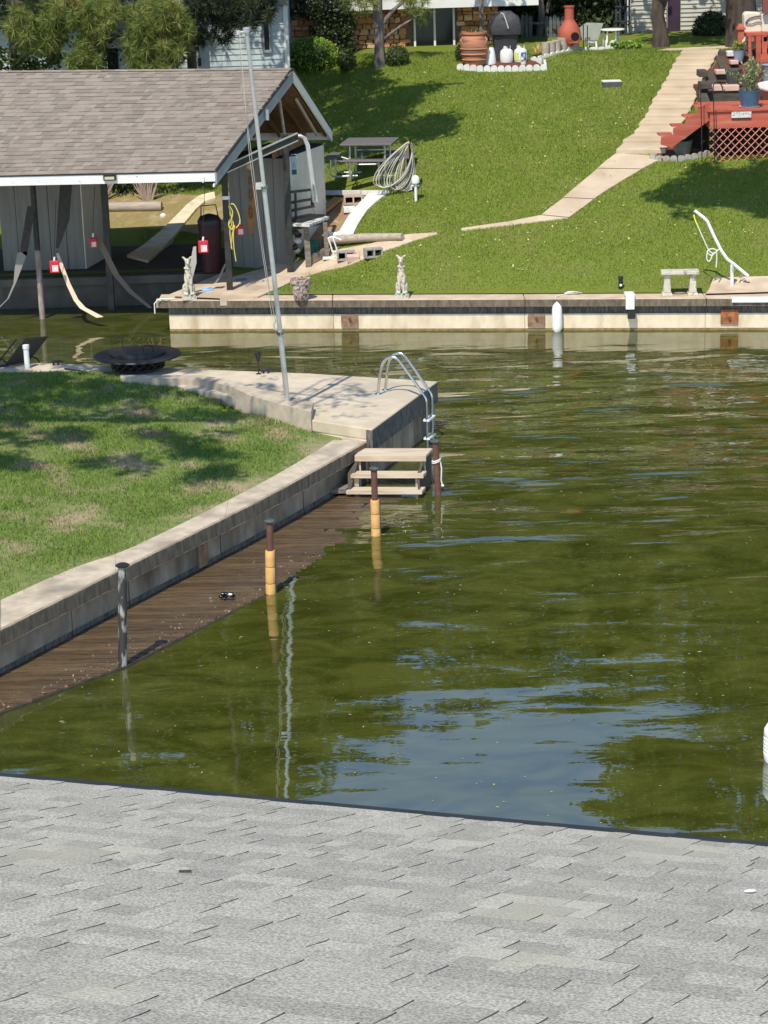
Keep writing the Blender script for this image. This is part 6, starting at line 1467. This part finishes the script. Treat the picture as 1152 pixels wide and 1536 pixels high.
# light pine boughs behind the boat house
for lab, D, base, bl in (('sunlit pine with drooping long needled boughs at the far left', 52.6, (20, 110), [(60, 30, 50, 28, 90), (95, 20, 30, 26, 50), (60, 60, 38, 22, 50), (35, 45, 26, 18, 20)]),
                         ('sunlit pine bough hanging over the middle of the boat house ridge', 52.3, (150, 110), [(150, 22, 42, 26, 80), (125, 92, 24, 16, 40), (137, 62, 20, 20, 30), (110, 8, 30, 12, 20)]),
                         ('sunlit pine with brown tipped needles in front of the grey siding', 52.0, (245, 110), [(232, 30, 44, 32, 100), (258, 50, 28, 34, 70), (232, 88, 40, 20, 70), (205, 70, 18, 26, 24)])):
    P = atD(base[0], base[1], D + 1.6); t = thing('pine_tree', lab, 'pine tree', (P.x, P.y, 3.2)); trunk(t, [(P.x, P.y, 3), (P.x + .1, P.y, 6), (P.x, P.y, 11)], [.075, .07, .05])
    C = []; 
    for b in bl: C += blob(*b, D)
    for i in range(0, len(C), 12): trunk(t, [(P.x, P.y, C[i].z + .2), C[i]], [.03, .01], name='branch', n=5)
    V, F_ = needles(C, .30, 70, .007); fast('needles', V, F_, needle_m, t)
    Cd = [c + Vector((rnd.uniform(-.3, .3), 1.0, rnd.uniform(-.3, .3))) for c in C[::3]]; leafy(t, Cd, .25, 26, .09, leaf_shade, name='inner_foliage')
    up_ = crown_c((P.x, P.y + .3, 8.6), 2.0, 60, 1.0); V, F_ = needles([c for c in up_ if c.z > 6.4], .34, 60, .011); fast('needles', V, F_, needle_m, t)
P = atD(20, 100, 54); t = thing('laurel_shrub', 'dark glossy leaved shrub below the left pine boughs', 'shrub', (P.x, P.y, 3.4)); leafy(t, blob(40, 88, 52, 24, 30, 54), .25, 45, .10, leaf_oak, name='foliage')
leafy(t, blob(20, 15, 42, 26, 26, 54.3), .3, 50, .10, leaf_shade, name='foliage'); trunk(t, [(P.x, P.y, 3), (P.x, P.y, 6.5)], [.1, .05])
# big dark pine over the lawn (throws the shade on the upper lawn)
P = atD(288, 100, 54.3); t = thing('dark_pine', 'tall dark pine rising behind the grey siding with low hanging boughs', 'pine tree', (P.x, P.y, 3.3)); trunk(t, [(P.x, P.y, 3), (P.x, P.y, 9), (P.x + .3, P.y, 16)], [.12, .1, .05])
C = blob(345, 12, 66, 26, 95, 52.6, .5) + blob(318, 45, 30, 28, 34, 52.8, .4) + blob(372, 26, 34, 22, 50, 52.4) + blob(345, 4, 66, 12, 60, 52.5)
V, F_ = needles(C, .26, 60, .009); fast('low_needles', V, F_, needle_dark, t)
C = crown_c((P.x - 3.9, P.y - 1.0, 10.8), 2.9, 220, 1.15); C = [c for c in C if c.z > 6.9]; V, F_ = needles(C, .42, 60, .016); fast('needles', V, F_, needle_dark, t)
P = atD(505, 100, 58.6); t = thing('cedar_tree', 'dark evergreen hanging above the clipped lime green bush', 'tree', (P.x, P.y, 4.0)); trunk(t, [(P.x, P.y + .3, 3.8), (P.x, P.y + .3, 12)], [.07, .04])
C = blob(450, 6, 62, 18, 90, 58.9, .2) + blob(502, 40, 28, 34, 60, 58.9, .2) + blob(518, 80, 9, 20, 12, 58.6, .2); leafy(t, C, .24, 60, .075, leaf_shade, name='low_foliage')
leafy(t, crown_c((P.x - .3, P.y + 2.5, 10.5), 1.8, 40, 1.1), .6, 90, .2, leaf_shade)
# upper crown pieces that shade the lawn right of the boat house
t = thing('shade_tree', 'broad oak limb reaching over the upper lawn', 'oak tree', (-12.5, 51.5, 3.2)); trunk(t, [(-12.5, 51.5, 3), (-11.0, 51, 8), (-5, 50.5, 10.5), (.4, 50.2, 11.2)], [.3, .24, .14, .05])
C = []
for gx, gy, rr in ((470, 130, 1.1), (510, 150, 1.0), (560, 128, .8), (480, 185, 1.2), (530, 200, .9), (595, 152, .55), (640, 184, .5), (600, 196, .6), (560, 178, .5), (620, 136, .35), (470, 225, .9), (540, 160, .8), (650, 200, .3), (500, 215, .7), (460, 120, .8), (490, 118, .7), (530, 116, .6), (470, 155, 1.), (520, 178, .8), (550, 205, .7), (480, 240, .8), (585, 175, .35), (570, 215, .5)):
    g_ = G(gx, gy); h = rnd.uniform(6.2, 7.4); c = g_ - trav * (h / -trav.z); 
    for i in range(10): C.append(c + Vector((rnd.gauss(0, rr * .5) * 1.3, rnd.gauss(0, rr * .36), rnd.gauss(0, .25))))
leafy(t, C, .42, 110, .14, leaf_oak, .6)
# oaks and trunks by the houses
P = G(570, 99); t = thing('oak_tree', 'grey trunked tree before the stone wall beside a round bush', 'tree', P)
trunk(t, [P - dz * .2, atD(569, 60, P.y), atD(567, 20, P.y), atD(566, -60, P.y)], [.17, .125, .12, .10], bark_grey)
trunk(t, [atD(570, 40, P.y), atD(590, 15, P.y + .2), atD(620, -10, P.y + .3)], [.06, .05, .04], bark_grey, 'branch', 8); trunk(t, [atD(571, 62, P.y), atD(600, 40, P.y + .1), atD(636, 18, P.y + .2)], [.045, .035, .02], bark_grey, 'branch', 8)
V, F_ = needles(blob(540, 8, 26, 16, 20, P.y) + blob(628, 14, 20, 20, 20, P.y) + blob(600, -6, 30, 10, 10, P.y), .24, 60, .008); fast('foliage', V, F_, needle_m, t)
P = atD(723, 60, 58.6); t = thing('slender_tree', 'slender grey trunk rising behind the clay urn', 'tree', (P.x, P.y, 4.1)); trunk(t, [(P.x, P.y, 4), atD(722, 20, 58.6), atD(721, -70, 58.6)], [.07, .06, .05], bark_grey); leafy(t, crown_c((P.x, P.y, 8.2), 1.8, 16, .8), .7, 120, .18, leaf_oak)
P = G(992, 71); t = thing('oak_tree', 'curved dark oak trunk in front of the white house door', 'tree', P); trunk(t, [P - dz * .2, atD(990, 45, P.y), atD(986, 22, P.y), atD(991, -5, P.y), atD(992, -60, P.y)], [.26, .19, .17, .20, .18], bark); leafy(t, crown_c((P.x + 1, P.y, 9.0), 2.6, 34, .7), .9, 130, .22, leaf_oak)
P = G(1114, 70); t = thing('oak_tree', 'wide dark oak trunk behind the red capped post', 'tree', P); trunk(t, [P - dz * .2, atD(1112, 40, P.y), atD(1111, 5, P.y), atD(1108, -60, P.y)], [.48, .40, .38, .42], bark); leafy(t, crown_c((P.x + 3.2, P.y, 13), 4.2, 80, .9), 1.1, 150, .25, leaf_oak)
# bushes
def bush(px, py, rx, ry, label, mat, n=60, sz=.05, D=None, grp=None):
    P = G(px, py + ry) if D is None else atD(px, py + ry, D); k = mpp(P); c = atD(px, py, P.y + rx * k * .6); t = thing('bush', label, 'bush', (c.x, c.y, P.z))
    C = []
    for i in range(n * 25):
        v = Vector((rnd.gauss(0, 1), rnd.gauss(0, 1), rnd.gauss(0, 1))).normalized() * (1 - .25 * rnd.random() ** 2) * (1 + .05 * math.sin(rnd.random() * 6)); C.append(c + Vector((v.x * rx * k, v.y * rx * k * .8, v.z * ry * k)))
    Vl, Fl = leaves(np.array(C), sz, .6, .35, .3); fast('foliage', Vl, Fl, mat, t)
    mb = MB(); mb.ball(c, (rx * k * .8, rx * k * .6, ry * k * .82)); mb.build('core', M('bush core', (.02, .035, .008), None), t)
    mb = MB(); mb.tube([(c.x, c.y, P.z - .1), c], .04, 6); mb.build('stem', bark, t)
bush(467, 84, 42, 28, 'clipped lime green bush right of the grey house corner', leaf_lime, 150, .06)
bush(596, 84, 18, 17, 'dark round bush at the foot of the grey trunk', leaf_oak, 50, .05); bush(692, 80, 10, 14, 'small green bush left of the clay urn', leaf_oak, 24, .05)
bush(1066, 45, 27, 28, 'dark shaded bush before the white house siding', leaf_shade, 90, .07, 59.5); bush(520, 92, 14, 18, 'small light green shrub under the dark evergreen', leaf_oak, 34, .06)
t = thing('hedge', 'dense dark foliage filling the gap between the two houses', 'hedge', atD(850, 70, 62)); C = [atD(rnd.uniform(765, 935), rnd.uniform(-60, 66), rnd.uniform(61.2, 62.5)) for i in range(150)]; leafy(t, C, .5, 90, .12, leaf_shade, name='foliage')
trunk(t, [atD(808, 70, 61.0), atD(812, 20, 61.0), atD(806, -40, 61.0)], [.12, .1, .08], bark_grey); trunk(t, [atD(820, 20, 61.0), atD(828, -20, 61.0)], [.05, .04], bark_grey)
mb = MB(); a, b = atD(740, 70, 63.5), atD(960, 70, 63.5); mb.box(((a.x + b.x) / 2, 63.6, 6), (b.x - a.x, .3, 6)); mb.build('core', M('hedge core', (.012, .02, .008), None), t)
for px, lab in ((152, 'bare pale stemmed shrub behind the boat house beside the middle post'), (222, 'fan of bare pale stems behind the boat house above the log')):
    P = G(px, 302); t = thing('bare_shrub', lab, 'shrub', P)
    for i in range(15): a = rnd.uniform(-.7, .7); e = P + Vector((a * .9, rnd.uniform(-.2, .3), rnd.uniform(.7, 1.1))); trunk(t, [P + Vector((a * .15, 0, 0)), P.lerp(e, .5) + Vector((rnd.uniform(-.06, .06), 0, 0)), e], [.022, .016, .008], M('pale stems', (.34, .25, .2), (.44, .34, .28), 9), 'stem', 5)
    leafy(t, [P + Vector((rnd.uniform(-.8, .8), .5, rnd.uniform(.1, 1.4))) for i in range(16)], .3, 60, .09, leaf_shade, name='foliage')
# wood behind the houses (seen in the water)
i = 0
for x, y, z_, R, lab in ((-26, 66, 12, 6, 'far left'), (-18, 68, 15, 6.5, 'left'), (-10.5, 68, 16, 5.6, 'centre left'), (-4.6, 70, 15.5, 4.8, 'behind the stone house ridge'), (2.2, 77, 13.4, 5.2, 'behind the hedge gap'), (8.8, 78, 13.8, 5.2, 'behind the white house'), (15.0, 74, 16.5, 5.6, 'right of the white house'), (25, 66, 14, 7, 'far right')):
    t = thing('oak_tree', 'tall leafy oak of the far wood, ' + lab, 'tree', (x, y, 4.2)); trunk(t, [(x, y, 4), (x, y, z_)], [.35, .2]); leafy(t, crown_c((x, y, z_), R, 200, 1.55), 1.3, 100, .42, leaf_oak)
# tree off to the right that shades the lawn, and tree on the near bank
t = thing('lake_oak', 'leafy oak on the right shore reaching over the lawn', 'oak tree', (14, 45, 1.0)); trunk(t, [(14, 45, .5), (13.4, 44.5, 6), (9, 43.5, 9.5), (5.5, 43, 10)], [.4, .32, .16, .05])
C = []
for gx, gy, rr in ((1150, 258, 1.0), (1120, 262, .8), (1085, 268, .7), (1150, 285, .9), (1115, 288, .6), (1060, 285, .55), (1025, 292, .4), (1085, 300, .35), (1152, 305, .5), (1200, 280, 1.6), (1260, 300, 1.6)):
    g_ = G(gx, gy); h = rnd.uniform(7.4, 8.6); c = g_ - trav * (h / -trav.z)
    for i in range(10): C.append(c + Vector((rnd.gauss(0, rr * .6) * 1.5, rnd.gauss(0, rr * .26), rnd.gauss(0, .2))))
leafy(t, C, .38, 120, .14, leaf_oak, .6); leafy(t, crown_c((14, 45, 12), 4.5, 60, .8), 1.2, 110, .34, leaf_oak)
t = thing('bank_oak', 'leafy oak on the near bank left of the fire pit', 'oak tree', (-13, 27, .8)); trunk(t, [(-13, 27, .5), (-12, 27.3, 5), (-8.5, 28, 9), (-4.5, 27.6, 9.6)], [.4, .32, .16, .05])
C = []
for gx, gy, rr, n in ((20, 570, .7, 7), (70, 585, .6, 7), (120, 600, .55, 7), (170, 590, .5, 6), (230, 580, .5, 6), (290, 590, .4, 4), (40, 620, .5, 6), (90, 650, .5, 6), (150, 690, .4, 4), (200, 620, .5, 6), (250, 650, .5, 6), (300, 670, .35, 4), (330, 615, .35, 4), (20, 690, .5, 5), (330, 690, .25, 3), (170, 555, .8, 6), (80, 545, .8, 6), (-40, 570, 1., 8), (260, 548, .5, 4), (290, 700, .2, 2)):
    g_ = atz(gx, gy, .8); h = rnd.uniform(8.0, 8.8); c = g_ - trav * (h / -trav.z)
    for i in range(int(n * 1.6)): C.append(c + Vector((rnd.gauss(0, rr * .85), rnd.gauss(0, rr * .45), rnd.gauss(0, .15))))
leafy(t, C, .34, 90, .12, leaf_oak, .6)
C = [atz(rnd.uniform(380, 560), rnd.uniform(565, 625), .8) - trav * (8.5 / -trav.z) for i in range(34)]; leafy(t, C, .22, 14, .10, leaf_oak, .3)
for p, q in (((430, 600), (485, 570)), ((400, 585), (560, 605)), ((440, 620), (540, 575))): trunk(t, [atz(*p, .8) - trav * (8.5 / -trav.z), atz(*q, .8) - trav * (8.5 / -trav.z)], [.03, .015], name='branch', n=5)
leafy(t, crown_c((-13, 27, 12), 4.5, 50, .8), 1.2, 110, .34, leaf_oak)

# ------------------------------------------------------------------ far lawn blades, kept off paths and beds
keep = (X > -2.6) | (Y > 50.4)
for pol in NOGRASS: keep &= ~inpoly(X, Y, pol)
keep &= ~((X > 7.6) & (Y > D0 - .05) & (Y < 56))
X, Y = X[keep], Y[keep]; Z = np.array([T(x, y) for x, y in zip(X, Y)])
Vb, Fb = blades(np.stack([X, Y, Z], 1), .045, .009, .5)
o = fast('lawn_grass', Vb, Fb, grass_far); o['kind'] = 'stuff'; tag(o, 'mown green grass covering the sloping far lawn', 'grass')

# scattered fallen leaves on the far lawn
k = 900; lx_ = rng.uniform(-1.5, 11, k); ly_ = 44 + rng.random(k) * 12; C = np.array([(x, y, T(x, y) + .035) for x, y in zip(lx_, ly_)])
C = C[(C[:, 0] < 7.4) | (C[:, 1] < D0 - .2)]
Vl, Fl = leaves(C, .05, .55, .4, 3); o = fast('fallen_leaves', Vl, Fl, M('fallen leaves', (.42, .32, .16), (.50, .46, .22), 9, .9, rand=.3)); o['kind'] = 'stuff'; tag(o, 'dry fallen leaves scattered over the mown far lawn', 'leaves')
